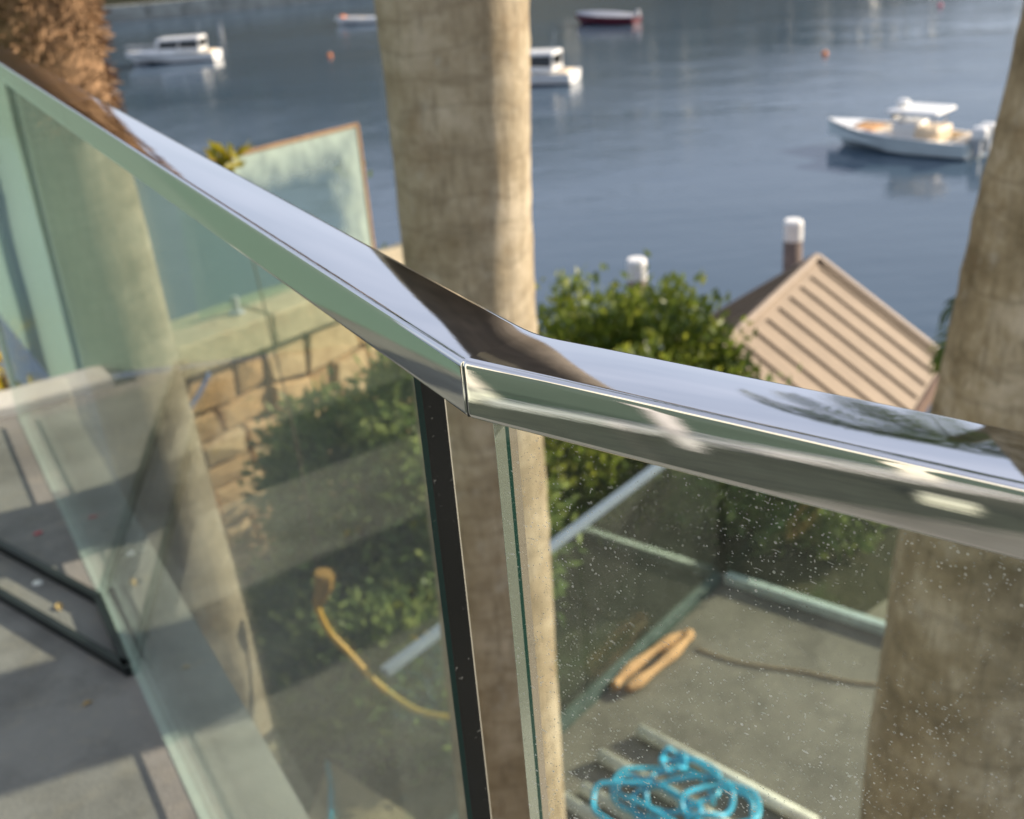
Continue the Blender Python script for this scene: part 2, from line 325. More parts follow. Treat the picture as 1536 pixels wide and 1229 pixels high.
# ------------------------------------------------------------------ object helpers
ORG = {}
def tag(o, label=None, cat=None, group=None, kind=None):
    for k, v in (('label', label), ('category', cat), ('group', group), ('kind', kind)):
        if v: o[k] = v
    return o
def empty(name, loc, label, cat, group=None):
    o = bpy.data.objects.new(name, None); col.objects.link(o); o.empty_display_size = .1
    o.location = (loc[0], loc[1], loc[2]+Z0); ORG[o.name] = Vector(o.location)
    return tag(o, label, cat, group)
class MB:
    """collects shapes given in camera-height coordinates (z = 0 at eye height)"""
    def __init__(s): s.v = []; s.f = []; s.mi = []; s.uv = {}
    def add(s, vs, fs, mi=0):
        b = len(s.v); s.v += [tuple(v) for v in vs]
        for f in fs: s.f.append(tuple(i+b for i in f)); s.mi.append(mi)
        return s
    def box(s, c, size, rz=0, mi=0, ax=None):
        c = Vector(c); hx, hy, hz = (x/2 for x in size)
        m = Matrix.Rotation(rz, 3, 'Z') if ax is None else Matrix(ax).transposed()
        vs = [c + m @ Vector((x*hx, y*hy, z*hz)) for z in (-1, 1) for y in (-1, 1) for x in (-1, 1)]
        return s.add(vs, [(0, 2, 3, 1), (4, 5, 7, 6), (0, 1, 5, 4), (2, 6, 7, 3), (0, 4, 6, 2), (1, 3, 7, 5)], mi)
    def tube(s, pts, r, n=10, mi=0, cap=True):
        pts = [Vector(p) for p in pts]; rs = r if isinstance(r, (list, tuple)) else [r]*len(pts)
        b = len(s.v); up = Vector((0, 0, 1)); prev = None
        for i, p in enumerate(pts):
            d = (pts[min(i+1, len(pts)-1)] - pts[max(i-1, 0)]).normalized()
            if prev is None:
                a = up if abs(d.z) < .9 else Vector((1, 0, 0)); u = d.cross(a).normalized()
            else: u = (prev - d*prev.dot(d)).normalized()
            prev = u; q = d.cross(u)
            for k in range(n):
                t = 2*math.pi*k/n; s.v.append(tuple(p + (u*math.cos(t) + q*math.sin(t))*rs[i]))
        for i in range(len(pts)-1):
            for k in range(n):
                s.f.append((b+i*n+k, b+i*n+(k+1) % n, b+(i+1)*n+(k+1) % n, b+(i+1)*n+k)); s.mi.append(mi)
        if cap:
            s.f.append(tuple(b+k for k in reversed(range(n)))); s.mi.append(mi)
            e = b+(len(pts)-1)*n; s.f.append(tuple(e+k for k in range(n))); s.mi.append(mi)
        return s
    def ball(s, c, r, n=10, m=7, sc_=(1, 1, 1), mi=0):
        c = Vector(c); vs = [c + Vector((0, 0, -r*sc_[2]))]
        for j in range(1, m):
            a = -math.pi/2 + math.pi*j/m
            for k in range(n):
                t = 2*math.pi*k/n; vs.append(c + Vector((r*math.cos(a)*math.cos(t)*sc_[0], r*math.cos(a)*math.sin(t)*sc_[1], r*math.sin(a)*sc_[2])))
        vs.append(c + Vector((0, 0, r*sc_[2]))); fs = []
        for k in range(n): fs.append((0, 1+(k+1) % n, 1+k))
        for j in range(m-2):
            for k in range(n): fs.append((1+j*n+k, 1+j*n+(k+1) % n, 1+(j+1)*n+(k+1) % n, 1+(j+1)*n+k))
        e = len(vs)-1
        for k in range(n): fs.append((e, 1+(m-2)*n+k, 1+(m-2)*n+(k+1) % n))
        return s.add(vs, fs, mi)
    def poly(s, pts, z0, z1, mi=0):
        n = len(pts); vs = [(x, y, z0) for x, y in pts] + [(x, y, z1) for x, y in pts]
        fs = [tuple(range(n-1, -1, -1)), tuple(range(n, 2*n))] + [(i, (i+1) % n, n+(i+1) % n, n+i) for i in range(n)]
        return s.add(vs, fs, mi)
    def build(s, name, mats, parent=None, smooth=False, bevel=0, tones=None):
        org = Vector((0, 0, 0)) if parent is None else ORG[parent.name]
        me = bpy.data.meshes.new(name)
        if parent is None:
            xs = [v[0] for v in s.v]; ys = [v[1] for v in s.v]; zs = [v[2] for v in s.v]
            org = Vector(((min(xs)+max(xs))/2, (min(ys)+max(ys))/2, min(zs)+Z0))
        vv = [(v[0]-org.x, v[1]-org.y, v[2]+Z0-org.z) for v in s.v]
        me.from_pydata(vv, [], s.f)
        for m in (mats if isinstance(mats, (list, tuple)) else [mats]): me.materials.append(MT[m])
        me.polygons.foreach_set('material_index', s.mi)
        if smooth: me.polygons.foreach_set('use_smooth', [True]*len(s.f))
        if tones is not None:
            a = me.attributes.new('tone', 'FLOAT', 'FACE'); a.data.foreach_set('value', tones)
        me.update()
        o = bpy.data.objects.new(name, me); col.objects.link(o); ORG[o.name] = org
        if parent is None: o.location = org
        else: o.parent = parent
        if bevel:
            b = o.modifiers.new('bevel', 'BEVEL'); b.width = bevel; b.segments = 2; b.limit_method = 'ANGLE'
        return o
def set_uv(o, fn):
    me = o.data; l = me.uv_layers.new(name='uv')
    for lp in me.loops: l.data[lp.index].uv = fn(me.vertices[lp.vertex_index].co)
def spline(pts, n=8):
    pts = [Vector(p) for p in pts]; res = []
    for i in range(len(pts)-1):
        p0 = pts[max(i-1, 0)]; p1 = pts[i]; p2 = pts[i+1]; p3 = pts[min(i+2, len(pts)-1)]
        for k in range(n):
            t = k/n
            res.append(.5*((2*p1) + (p2-p0)*t + (2*p0-5*p1+4*p2-p3)*t*t + (3*p1-p0-3*p2+p3)*t**3))
    res.append(pts[-1]); return res

# ================================================================== SETTING
WATER = -11.0
m = MB(); m.add([(-900, -60, WATER), (900, -60, WATER), (900, 1500, WATER), (-900, 1500, WATER)], [(0, 1, 2, 3)])
tag(m.build('water', 'water'), kind='structure')
# garden ground falling to the waterline
def gz(x, y):
    t = min(1, max(0, (y-6.6)/10.5)); t = t*t*(3-2*t)
    return -3.56 - 8.3*t + .06*noise.noise(Vector((x*.8, y*.8, 0)))
m = MB(); NX, NY = 80, 60
vs_ = []
for j in range(NY+1):
    for i in range(NX+1):
        x = -30 + 60*i/NX; y = -14 + 38*j/NY; vs_.append((x, y, gz(x, y)))
m.add(vs_, [(j*(NX+1)+i, j*(NX+1)+i+1, (j+1)*(NX+1)+i+1, (j+1)*(NX+1)+i) for j in range(NY) for i in range(NX)])
tag(m.build('ground', 'soil', smooth=True), kind='structure')

# upper landing: concrete slab under the glass balustrade
UL = Vector((-.46, .888, 0)).normalized(); NL = Vector((-.888, -.46, 0)).normalized()
UR = Vector((.77, -.638, 0)).normalized(); NR = Vector((-.638, -.77, 0)).normalized()
C0 = Vector((-.0149, .3519, -.14))
FL = -1.185
eL = C0 - NL*.14; eR = C0 - NR*.14
def isect(p, u, q, w):
    d = u.x*w.y - u.y*w.x; t = ((q.x-p.x)*w.y - (q.y-p.y)*w.x)/d; return p + u*t
ec = isect(eL, UL, eR, UR); e1 = eL + UL*2.86; e2 = eR + UR*3.2
fd = Vector((-.845, -.534, 0)).normalized()
e0 = e1 + Vector((-.92, -.39, 0))*.42
m = MB(); m.poly([(e1.x, e1.y), (e0.x, e0.y), (-2.45, 1.9), (-2.6, 1.2), (-2.6, -5), (e2.x, -5), (e2.x, e2.y), (ec.x, ec.y)], FL-.2, FL)
tag(m.build('landing', 'concrete'), kind='structure')
m = MB(); i1 = C0 - NL*.024 + UL*2.80; i0 = C0 - NL*.024 + UL*.02; o1 = eL + UL*2.80 - NL*.004; o0 = isect(eL, UL, eR, UR) + UL*.05 - NL*.004
m.poly([(i0.x, i0.y), (o0.x, o0.y), (o1.x, o1.y), (i1.x, i1.y)], FL+.0005, FL+.006)
tag(m.build('edge_coping', 'edge_coping'), kind='structure')
# the retaining walls that carry the landing
m = MB()
def wallbox(m, a, b, th, z0, z1, mi=0):
    a = Vector((a[0], a[1], 0)); b = Vector((b[0], b[1], 0)); d = (b-a); L = d.length; ang = math.atan2(d.y, d.x); c = (a+b)/2
    m.box((c.x, c.y, (z0+z1)/2), (L, th, z1-z0), ang, mi)
inn = .25
p1 = e1 + NL*inn - UL*inn; pc = ec + (NL+NR)*inn*.5; p2 = e2 + NR*inn
wallbox(m, p1, pc, .2, -3.7, FL-.204); wallbox(m, pc, p2, .2, -3.7, FL-.204)
tag(m.build('landing_base', 'concrete_low'), kind='structure')
# white kerb along the far end of the landing
m = MB(); ka = e1 - UL*.03; kb = e0 - UL*.03
wallbox(m, (ka.x, ka.y+.05), (kb.x, kb.y+.05), .13, FL-.12, FL+.03)
tag(m.build('kerb', 'coping_white', bevel=.01), kind='structure')

# lower terrace
DL = Vector((.649, .761, 0)).normalized(); DF = Vector((.761, -.649, 0)).normalized()
T = Vector((1.031, 5.312, 0)); TZ = -3.5
q1 = T - DL*2.45; q2 = T + DF*4.2
m = MB(); a = T + DL*.06 - DF*.06; b = q1 - DF*.06; c = q2 + DL*.06
m.poly([(a.x, a.y), (b.x, b.y), (-.47, 1.2), (3.8, .6), (c.x, c.y)], TZ-.2, TZ)
tag(m.build('terrace', 'concrete_low'), kind='structure')
m = MB(); m.poly([(-.93, 4.09), (-1.02, 3.5), (-1.0, 2.5), (-.55, 2.5), (-.54, 3.70)], TZ-.2, TZ+.05)
tag(m.build('paving', 'paving', bevel=.01), kind='structure')

u_ = Vector(DL); pa = T + DF*.75 + DL*.08; pb = T + DF*4.2 + DL*.08; pc_ = pb + DL*1.9; pd = T + DF*1.1 + DL*1.7
m = MB(); m.poly([(pa.x, pa.y), (pb.x, pb.y), (pc_.x, pc_.y), (pd.x, pd.y)], TZ-.3, TZ-.012)
tag(m.build('path', 'paving_grey'), kind='structure')
# far shore: wooded slope, sea wall
def shore_y(x): return 150 - .42*(x+42) + 14*math.sin(x*.05+1) + (0 if x < -8 else (x+8)*1.05)
m = MB(); vs_ = []; NX, NY = 70, 16
for j in range(NY+1):
    for i in range(NX+1):
        x = -330 + 720*i/NX; d = j/NY*170; y = shore_y(max(-60, min(60, x))) + d + .25*abs(x)*(abs(x) > 60) - 15*(abs(x) > 60)
        hgt = 1.2 + 40*(1-math.exp(-d/60))*(1.0 + .25*math.sin(x*.021+.7)) * (1.0 if x < 20 else max(.35, 1-(x-20)/130))
        vs_.append((x, y, WATER - (1.5 if j == 0 else 0) + hgt))
m.add(vs_, [(j*(NX+1)+i, j*(NX+1)+i+1, (j+1)*(NX+1)+i+1, (j+1)*(NX+1)+i) for j in range(NY) for i in range(NX)])
tag(m.build('far_shore', 'soil', smooth=True), kind='structure')
SH = vs_
m = MB(); tones = []
for k in range(15000):
    j = random.randint(1, NY-1); i = random.randint(0, NX-1)
    a = Vector(SH[j*(NX+1)+i]); b = Vector(SH[j*(NX+1)+i+1]); c = Vector(SH[(j+1)*(NX+1)+i])
    p = a + (b-a)*random.random() + (c-a)*random.random()
    n0 = noise.noise(p*.09); p.z += 1 + (4+3*n0)*random.random()
    s = random.uniform(.9, 2.2); u = Vector((random.gauss(0, 1), random.gauss(0, 1), random.gauss(0, 1))).normalized(); v = u.orthogonal().normalized()
    m.add([p-u*s, p-v*s*.7, p+u*s, p+v*s*.7], [(0, 1, 2, 3)]); tones.append(min(1, max(0, .45+.5*n0+random.gauss(0, .15))))
tag(m.build('wood', 'wood_far', tones=tones), 'dark wooded hillside across the water', 'wood', kind='stuff')
m = MB()
pts = [(x, shore_y(x)-1.5) for x in range(-60, -3, 4)]
for a, b in zip(pts[:-1], pts[1:]): wallbox(m, a, b, 1.2, WATER-1, WATER+1.6)
tag(m.build('sea_wall', 'seawall'), 'grey stone sea wall along the far shore', 'sea wall')

# ================================================================== GLASS BALUSTRADE
W, HR = .031, .0213
bal = empty('glass_balustrade', (C0.x, C0.y, FL), 'glass balustrade with polished steel top rail bent at a mitred corner', 'balustrade')
def section(fr=.0028, n=5):
    """rounded rectangle: list of (across, up); across 0 = camera side face, W = far face; up 0 = top"""
    pts = []
    for (ccx, ccy, a0) in ((fr, -fr, 180), (W-fr, -fr, 90), (W-fr, -HR+fr, 0), (fr, -HR+fr, -90)):
        for k in range(n+1):
            a = R(a0 - 90*k/n); pts.append((ccx+fr*math.cos(a), ccy+fr*math.sin(a)))
    return pts
SEC = section()
def finish_rail(m, mat_, ss, label=None):
    n = len(SEC); ob = m.build('top_rail', mat_, bal, smooth=True); ORG[ob.name] = ORG[bal.name]
    per = [0]
    for i in range(1, n): per.append(per[-1] + math.dist(SEC[i], SEC[i-1]))
    l = ob.data.uv_layers.new(name='uv')
    for lp in ob.data.loops:
        vi = lp.vertex_index; l.data[lp.index].uv = (ss[min(len(ss)-1, vi//n)], per[vi % n])
    if label: ob['label'] = label
    bm = bmesh.new(); bm.from_mesh(ob.data); bmesh.ops.recalc_face_normals(bm, faces=bm.faces); bm.to_mesh(ob.data); bm.free()
    for p in ob.data.polygons: p.use_smooth = len(p.vertices) == 4
    return ob
def sweep(ss, place):
    m = MB(); n = len(SEC); vs_ = [place(s, ac, uz) for s in ss for (ac, uz) in SEC]
    fs = [(i*n+k, i*n+(k+1) % n, (i+1)*n+(k+1) % n, (i+1)*n+k) for i in range(len(ss)-1) for k in range(n)]
    e = len(vs_); vs_ = vs_ + vs_[:n] + vs_[-n:]; fs += [tuple(e+k for k in range(n)), tuple(e+n+k for k in range(n))]
    return m.add(vs_, fs)
# bent, welded and polished length: the far side is dressed to a soft curve, the near side keeps its mitre
THH = .5*math.acos(max(-1, min(1, NL.dot(NR)))); BIS = (NL+NR).normalized()
def bent(s, ac, uz):
    corner = C0 - BIS*(ac/math.cos(THH)); r = .0003 + .010*(ac/W)**1.5
    k = math.sqrt(s*s + r*r); p = corner + UL*((k-s)/2) + UR*((k+s)/2)
    dip = -.00030*math.exp(-((s-.003)/.018)**2)*(.3+ac/W) + .00012*math.exp(-((s+.03)/.02)**2)*(ac/W)
    wav = .00004*math.sin(s*19+1)*math.sin(ac/W*3) if uz > -.004 else 0
    groove = (BIS*(-.0005)*math.exp(-(s/.0006)**2)) if ac < .004 and uz < -.001 else Vector((0, 0, 0))
    p = p + groove
    if ac < .006 and uz < -.003:            # slight belly of the polished face
        p = p + (NL if s < 0 else NR)*(.00002*math.sin(s*11+.6))
    return (p.x, p.y, p.z+uz+dip+wav)
ss = [-.722 + .014*i for i in range(44)] + [-.11 + .0025*i for i in range(41)] + [-.0085 + .0004*i for i in range(44)] + [.0095 + .0025*i for i in range(41)] + [.112 + .014*i for i in range(90)]
finish_rail(sweep(ss, bent), 'steel', ss)
def straight(s, ac, uz): p = C0 + UL*s - NL*ac; return (p.x, p.y, p.z+uz)
ss = [.7224 + .05*i for i in range(42)]
finish_rail(sweep(ss, straight), 'satin', ss, 'dull satin far length of the top rail')
m = MB(); p = C0 - BIS*.0010
m.tube([(p.x, p.y, p.z-.0024), (p.x, p.y, p.z-HR+.001)], .0007, 8)
m.build('weld_seam', 'black', bal)

def pane(name, U, N, s0, s1, z0, z1, mat_, ends, label=None):
    """12 mm toughened glass under the rail; ends: strip materials for the s0 end"""
    n0 = .0095; th = .012
    def P(s, a, z): q = C0 + U*s - N*a; return (q.x, q.y, z)
    m = MB()
    A = [P(s0, n0, z0), P(s1, n0, z0), P(s1, n0, z1), P(s0, n0, z1)]
    B = [P(s0, n0+th, z0), P(s1, n0+th, z0), P(s1, n0+th, z1), P(s0, n0+th, z1)]
    m.add(A+B, [(0, 1, 2, 3), (5, 4, 7, 6)], 0)
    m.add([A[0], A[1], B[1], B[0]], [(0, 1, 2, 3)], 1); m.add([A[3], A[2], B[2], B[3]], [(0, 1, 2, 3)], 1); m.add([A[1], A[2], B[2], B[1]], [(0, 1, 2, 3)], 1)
    mats = [mat_, 'edge_line' if ends == 'R' else 'edge_bright']
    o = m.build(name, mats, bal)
    org = ORG[bal.name]
    set_uv(o, lambda co: ((Vector((co.x, co.y, 0)) + Vector((org.x, org.y, 0)) - Vector((C0.x, C0.y, 0))).dot(U), co.z))
    # polished end in strips, each bevelled, colours painting reflections inside the glass
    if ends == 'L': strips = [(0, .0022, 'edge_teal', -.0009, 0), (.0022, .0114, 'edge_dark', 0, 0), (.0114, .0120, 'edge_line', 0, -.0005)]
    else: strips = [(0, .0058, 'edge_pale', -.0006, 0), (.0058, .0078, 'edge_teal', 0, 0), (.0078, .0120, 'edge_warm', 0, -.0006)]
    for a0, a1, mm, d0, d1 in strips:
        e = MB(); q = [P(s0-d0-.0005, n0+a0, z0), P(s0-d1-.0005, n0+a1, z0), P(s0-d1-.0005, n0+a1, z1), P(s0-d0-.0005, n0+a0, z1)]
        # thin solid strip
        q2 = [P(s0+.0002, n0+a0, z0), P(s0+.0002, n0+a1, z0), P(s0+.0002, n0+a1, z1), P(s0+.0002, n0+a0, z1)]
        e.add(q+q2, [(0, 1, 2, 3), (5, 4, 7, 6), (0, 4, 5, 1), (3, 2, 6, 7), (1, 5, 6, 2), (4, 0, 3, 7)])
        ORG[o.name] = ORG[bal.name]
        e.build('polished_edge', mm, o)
    return o
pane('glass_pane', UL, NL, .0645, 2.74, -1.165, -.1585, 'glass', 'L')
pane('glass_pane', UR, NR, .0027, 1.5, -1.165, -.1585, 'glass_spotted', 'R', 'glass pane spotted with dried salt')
# slim base shoes under the panes (they stand on the landing)
for U, N, s1 in ((UL, NL, 2.6), (UR, NR, 1.4)):
    for s in (.25, .85):
        m = MB(); q = C0 + U*s - N*.0155
        m.box((q.x, q.y, (FL-1.165)/2), (.05, .03, abs(FL+1.165)-.002), math.atan2(U.y, U.x)); m.build('base_shoe', 'steel', bal)

# ================================================================== ON THE LANDING
fr = empty('metal_frame', (-1.1, 1.95, FL), 'thin black metal frame lying on the concrete against the glass', 'metal frame')
A = Vector((-.805, 1.895, 0)); B = Vector((-.690, 1.665, 0)); dv = Vector((-.73, .64, 0)).normalized(); dv2 = Vector((-.755, .66, 0)).normalized()
for (a, b) in ((A, A+dv*1.3), (B, B+dv2*1.3), (A+(A-B).normalized()*.008, B-(A-B).normalized()*.008)):
    m = MB(); d = (b-a).normalized(); wallbox(m, a, b, .014, FL+.001, FL+.02 if a is not A else FL+.021); m.build('bar', 'black', fr)
random.seed(11)
spots = []
for k in range(17):
    s = random.uniform(.35, 2.4); a = random.uniform(.03, .75); q = C0 + UL*s + NL*a; spots.append((q.x, q.y))
for x, y in spots:
    m = MB(); r = random.uniform(.006, .012); t0 = random.uniform(0, 6)
    pts = [(r*1.5*math.cos(t0), r*1.5*math.sin(t0)), (r*.6*math.cos(t0+1.4), r*.6*math.sin(t0+1.4)), (-r*1.4*math.cos(t0), -r*1.4*math.sin(t0)), (r*.6*math.cos(t0-1.4), r*.6*math.sin(t0-1.4))]
    m.add([(x+px, y+py, FL+.002+(.004 if i % 2 else 0)) for i, (px, py) in enumerate(pts)] + [(x+px, y+py, FL+.0008+(.004 if i % 2 else 0)) for i, (px, py) in enumerate(pts)],
          [(0, 1, 2), (0, 2, 3), (4, 6, 5), (4, 7, 6), (0, 4, 5, 1), (1, 5, 6, 2), (2, 6, 7, 3), (3, 7, 4, 0)])
    tag(m.build('fallen_leaf', 'dry_leaf'), 'tiny dry yellow leaf fallen on the grey concrete landing', 'leaf', 'dry leaves on the landing')
m = MB(); m.box((-1.02, 2.19, FL+.004), (.018, .008, .004), .5); tag(m.build('petal', 'pink_bit', bevel=.002), 'pink petal on the shaded concrete landing', 'petal')
m = MB(); m.add([(-.955+.011*math.cos(t)*r_, 1.99+.008*math.sin(t)*r_, FL+z_*.6) for z_, r_ in ((.001, 1), (.008, .7)) for t in [k*math.pi/4 for k in range(8)]],
      [tuple(range(8, 16))] + [(k, (k+1) % 8, 8+(k+1) % 8, 8+k) for k in range(8)])
tag(m.build('paper_scrap', 'white_tile'), 'small crumpled white scrap on the concrete by the black frame', 'paper scrap')
m = MB(); m.box((-1.47, -.80, FL+.016+.055), (.05, .11, .11), .55); tag(m.build('box', 'box_pale', bevel=.004), 'small pale box added out of view for the bright square mirrored in the steel rail', 'box')  # unseen box, added to be mirrored as a bright square
po = empty('post', (-1.78, -.37, FL+.012), 'slender grey post with a white cap, added out of view for the pale bar mirrored in the steel rail', 'post')  # unseen post, added to be mirrored as a pale bar
m = MB(); m.box((-1.78, -.37, FL+.52), (.05, .05, 1.0)); m.build('shaft', 'cover_grey', po, bevel=.004)
m = MB(); m.box((-1.78, -.37, FL+1.03), (.07, .07, .02)); m.build('cap', 'white_cap', po, bevel=.004)

m = MB(); m.box((-1.62, -.35, FL+.006), (.86, 2.5, .010)); rg = empty('unseen_rug', (-1.62, -.35, FL), 'dark green rug added out of view to darken the floor mirrored in the rail', 'rug')  # unseen rug, added to darken the rail's reflection
m.build('field', 'rug', rg)
for k in range(5):
    m = MB(); m.box((-1.98+.18*k, -.35, FL+.0125), (.035, 2.46, .003)); m.build('stripe', 'rug_stripe', rg)
# house on the landing, seen only as a reflection in rail and glass
ho = empty('house', (-2.1, -2, FL), 'rendered house with glass sliding doors opening on the landing', 'house')
m = MB(); m.box((-2.25, -2.4, FL+2.7), (.35, 5.0, .8)); m.build('wall', 'render', ho)
m = MB(); m.box((-2.25, .3, FL+1.14), (.35, .5, 2.28)); m.build('wall', 'render', ho)
m = MB(); m.box((-2.15, -2.4, FL+.03), (.16, 4.86, .06)); m.build('door_track', 'engine_grey', ho)
for k in range(4):
    y0 = .02 - k*1.22
    d = MB(); d.box((-2.14, y0-.6, FL+1.18), (.02, 1.16, 2.2)); dob = d.build('sliding_door', 'pane', ho)
    for yy in (y0-.02, y0-1.18):
        f = MB(); f.box((-2.13, yy, FL+1.18), (.05, .055, 2.22)); f.build('stile', 'render', dob)
# unseen frosted green screen, added to colour what glass and rail reflect
sr = empty('unseen_screen', (-2.3, 4.3, FL-.2), 'tall frosted green glass screen added out of view to green the reflections in pane and rail', 'reflection screen')
sa = Vector((-1.62, 3.02, 0)); sb = Vector((-2.90, 5.9, 0)); sdv = (sb-sa).normalized()
for k in range(2):
    a = sa + sdv*(k*1.55); b = a + sdv*1.5
    m = MB(); wallbox(m, a, b, .012, FL-.2, .35); o = m.build('glass_sheet', 'frosted_solid', sr); set_uv(o, lambda co: (co.y+4.5, co.z+1.0))
for k in range(3):
    a = sa + sdv*(k*1.55-.025); m = MB(); m.box((a.x, a.y, (FL-2.6+.38)/2), (.016, .016, .38-FL+2.6), math.atan2(sdv.y, sdv.x)); m.build('post', 'post', sr)

a = Vector((-1.56, 2.90, 0)); b = Vector((-2.36, 1.96, 0))
m = MB(); wallbox(m, a, b, .012, FL+.004, .35); o = m.build('glass_sheet', 'frosted_deep', sr); set_uv(o, lambda co: (co.y+4.5, co.z+1.0))  # second added sheet, coloured darker to deepen the mirrored green
# ================================================================== PALMS
def trunk(name, parent, path, radii, mat_, n=44, rings=.085, amp=.006, seg=.03, seed=0):
    pts = spline([(p[0], p[1], p[2]) for p in path], 10); rr = spline([(r, 0, 0) for r in radii], 10)
    tot = 0; acc = [0]
    for a, b in zip(pts[:-1], pts[1:]): tot += (b-a).length; acc.append(tot)
    m = MB(); N = int(tot/seg); vs_ = []
    for i in range(N+1):
        s = tot*i/N; k = max(j for j in range(len(acc)) if acc[j] <= s+1e-9); k = min(k, len(pts)-2)
        t = (s-acc[k])/(acc[k+1]-acc[k]); p = pts[k].lerp(pts[k+1], t); r = rr[k].x*(1-t)+rr[k+1].x*t
        for j in range(n):
            a = 2*math.pi*j/n; d = Vector((math.cos(a), math.sin(a), 0))
            q = p + d*r
            wob = noise.noise(Vector((d.x*1.6+seed, d.y*1.6, s*1.1)))*amp*2.2
            ph = s/rings + 1.1*noise.noise(Vector((d.x+seed, d.y, s*2.6)))
            ridge = (abs((ph % 1)-.5)*2)**5
            fine = noise.noise(Vector((d.x*9+seed, d.y*9, s*6)))*amp*.5
            q = q + d*(wob + ridge*amp*.30 + fine); vs_.append(tuple(q))
    fs = [(i*n+j, i*n+(j+1) % n, (i+1)*n+(j+1) % n, (i+1)*n+j) for i in range(N) for j in range(n)]
    fs += [tuple(range(n-1, -1, -1)), tuple(N*n+j for j in range(n))]
    m.add(vs_, fs); return m.build(name, mat_, parent, smooth=True)
def frond(parent, base, az, el, L, droop, nleaf=34, leafl=.42, mat_='leaf_palm', seed=0):
    rnd = random.Random(seed); m = MB(); tones = []
    d = Vector((math.sin(az)*math.cos(el), math.cos(az)*math.cos(el), math.sin(el))); p = Vector(base); pts = [p.copy()]
    for i in range(16):
        p = p + d*(L/16); d = (d + Vector((0, 0, -droop/16*(1+i*.12)))).normalized(); pts.append(p.copy())
    m.tube(pts, [.022*(1-i/18) for i in range(17)], 6); tones += [.35]*len(m.f)
    for i in range(nleaf):
        t = .12 + .86*i/nleaf; k = min(15, int(t*16)); f = t*16-k; q = pts[k].lerp(pts[k+1], f); dd = (pts[k+1]-pts[k]).normalized()
        for sgn in (-1, 1):
            side = dd.cross(Vector((0, 0, 1))).normalized()*sgn
            ll = leafl*(math.sin(math.pi*min(1, t*.85+.12))**.6)*rnd.uniform(.85, 1.1)
            a = (side*.9 + dd*.55 + Vector((0, 0, rnd.uniform(-.15, .15)))).normalized(); wv = dd*.014
            c1 = q + a*ll*.5 + Vector((0, 0, -.03*ll)); c2 = q + a*ll + Vector((0, 0, -.32*ll))
            m.add([q-wv, q+wv, c1+wv*1.3, c1-wv*1.3, c2], [(0, 1, 2, 3), (3, 2, 4)]); tt = rnd.uniform(.2, .9); tones += [tt, tt]
    o = m.build('frond', mat_, parent, tones=tones); return o
# middle palm
pm = empty('palm_tree', (-.05, 2.52, TZ), 'pale grey-brown palm trunk rising behind the mitred corner of the rail', 'palm tree', 'palms below the landing')
trunk('trunk', pm, [(-.115, 2.52, -3.56), (-.105, 2.52, -2.9), (-.09, 2.52, -2.1), (-.07, 2.52, -.9), (-.048, 2.52, -.2), (-.03, 2.52, 1.2), (.0, 2.55, 3.6)],
      [.185, .16, .146, .148, .155, .15, .12], 'bark', seed=3, amp=.008)
m = MB(); m.tube([(.0, 2.55, 3.55), (.01, 2.55, 3.9), (.01, 2.55, 4.4)], [.125, .14, .06], 14); m.build('crown_shaft', 'leaf_palm', pm, True, tones=None)
m = MB(); m.tube([(-.034, 2.52, .30), (-.032, 2.52, .6), (-.02, 2.525, 1.6), (-.01, 2.54, 2.4)], [.162, .166, .152, .135], 28); m.build('shade_sleeve', 'sleeve', pm, True)  # dark sleeve added above view, standing for crown shade in the mirrored trunk
for k in range(11): frond(pm, (.01, 2.55, 4.3), k*2.4+.3, R(35+18*math.sin(k*1.7)), 2.1, 1.5, 30, .45, seed=k)
# right palm, stouter, flaring to its base
pr = empty('palm_tree', (1.1, 2.2, TZ), 'stout mottled palm trunk flaring to its base behind the spotted glass', 'palm tree', 'palms below the landing')
trunk('trunk', pr, [(1.07, 2.25, -3.56), (1.08, 2.25, -2.6), (1.08, 2.25, -1.95), (1.09, 2.25, -1.49), (1.11, 2.25, -1.08), (1.14, 2.25, -.69), (1.185, 2.25, -.28), (1.23, 2.25, .6), (1.32, 2.22, 5.2)],
      [.33, .285, .268, .245, .192, .175, .17, .165, .15], 'bark_right', n=56, rings=.11, amp=.009, seed=9)
m = MB(); m.tube([(1.3, 2.22, 5.15), (1.31, 2.22, 5.5), (1.31, 2.22, 5.9)], [.155, .17, .07], 14); m.build('crown_shaft', 'leaf_palm', pr, True)
for k in range(13): frond(pr, (1.31, 2.22, 5.8), k*2.4, R(35+20*math.sin(k*1.3)), 2.0, 1.6, 34, .5, seed=40+k)
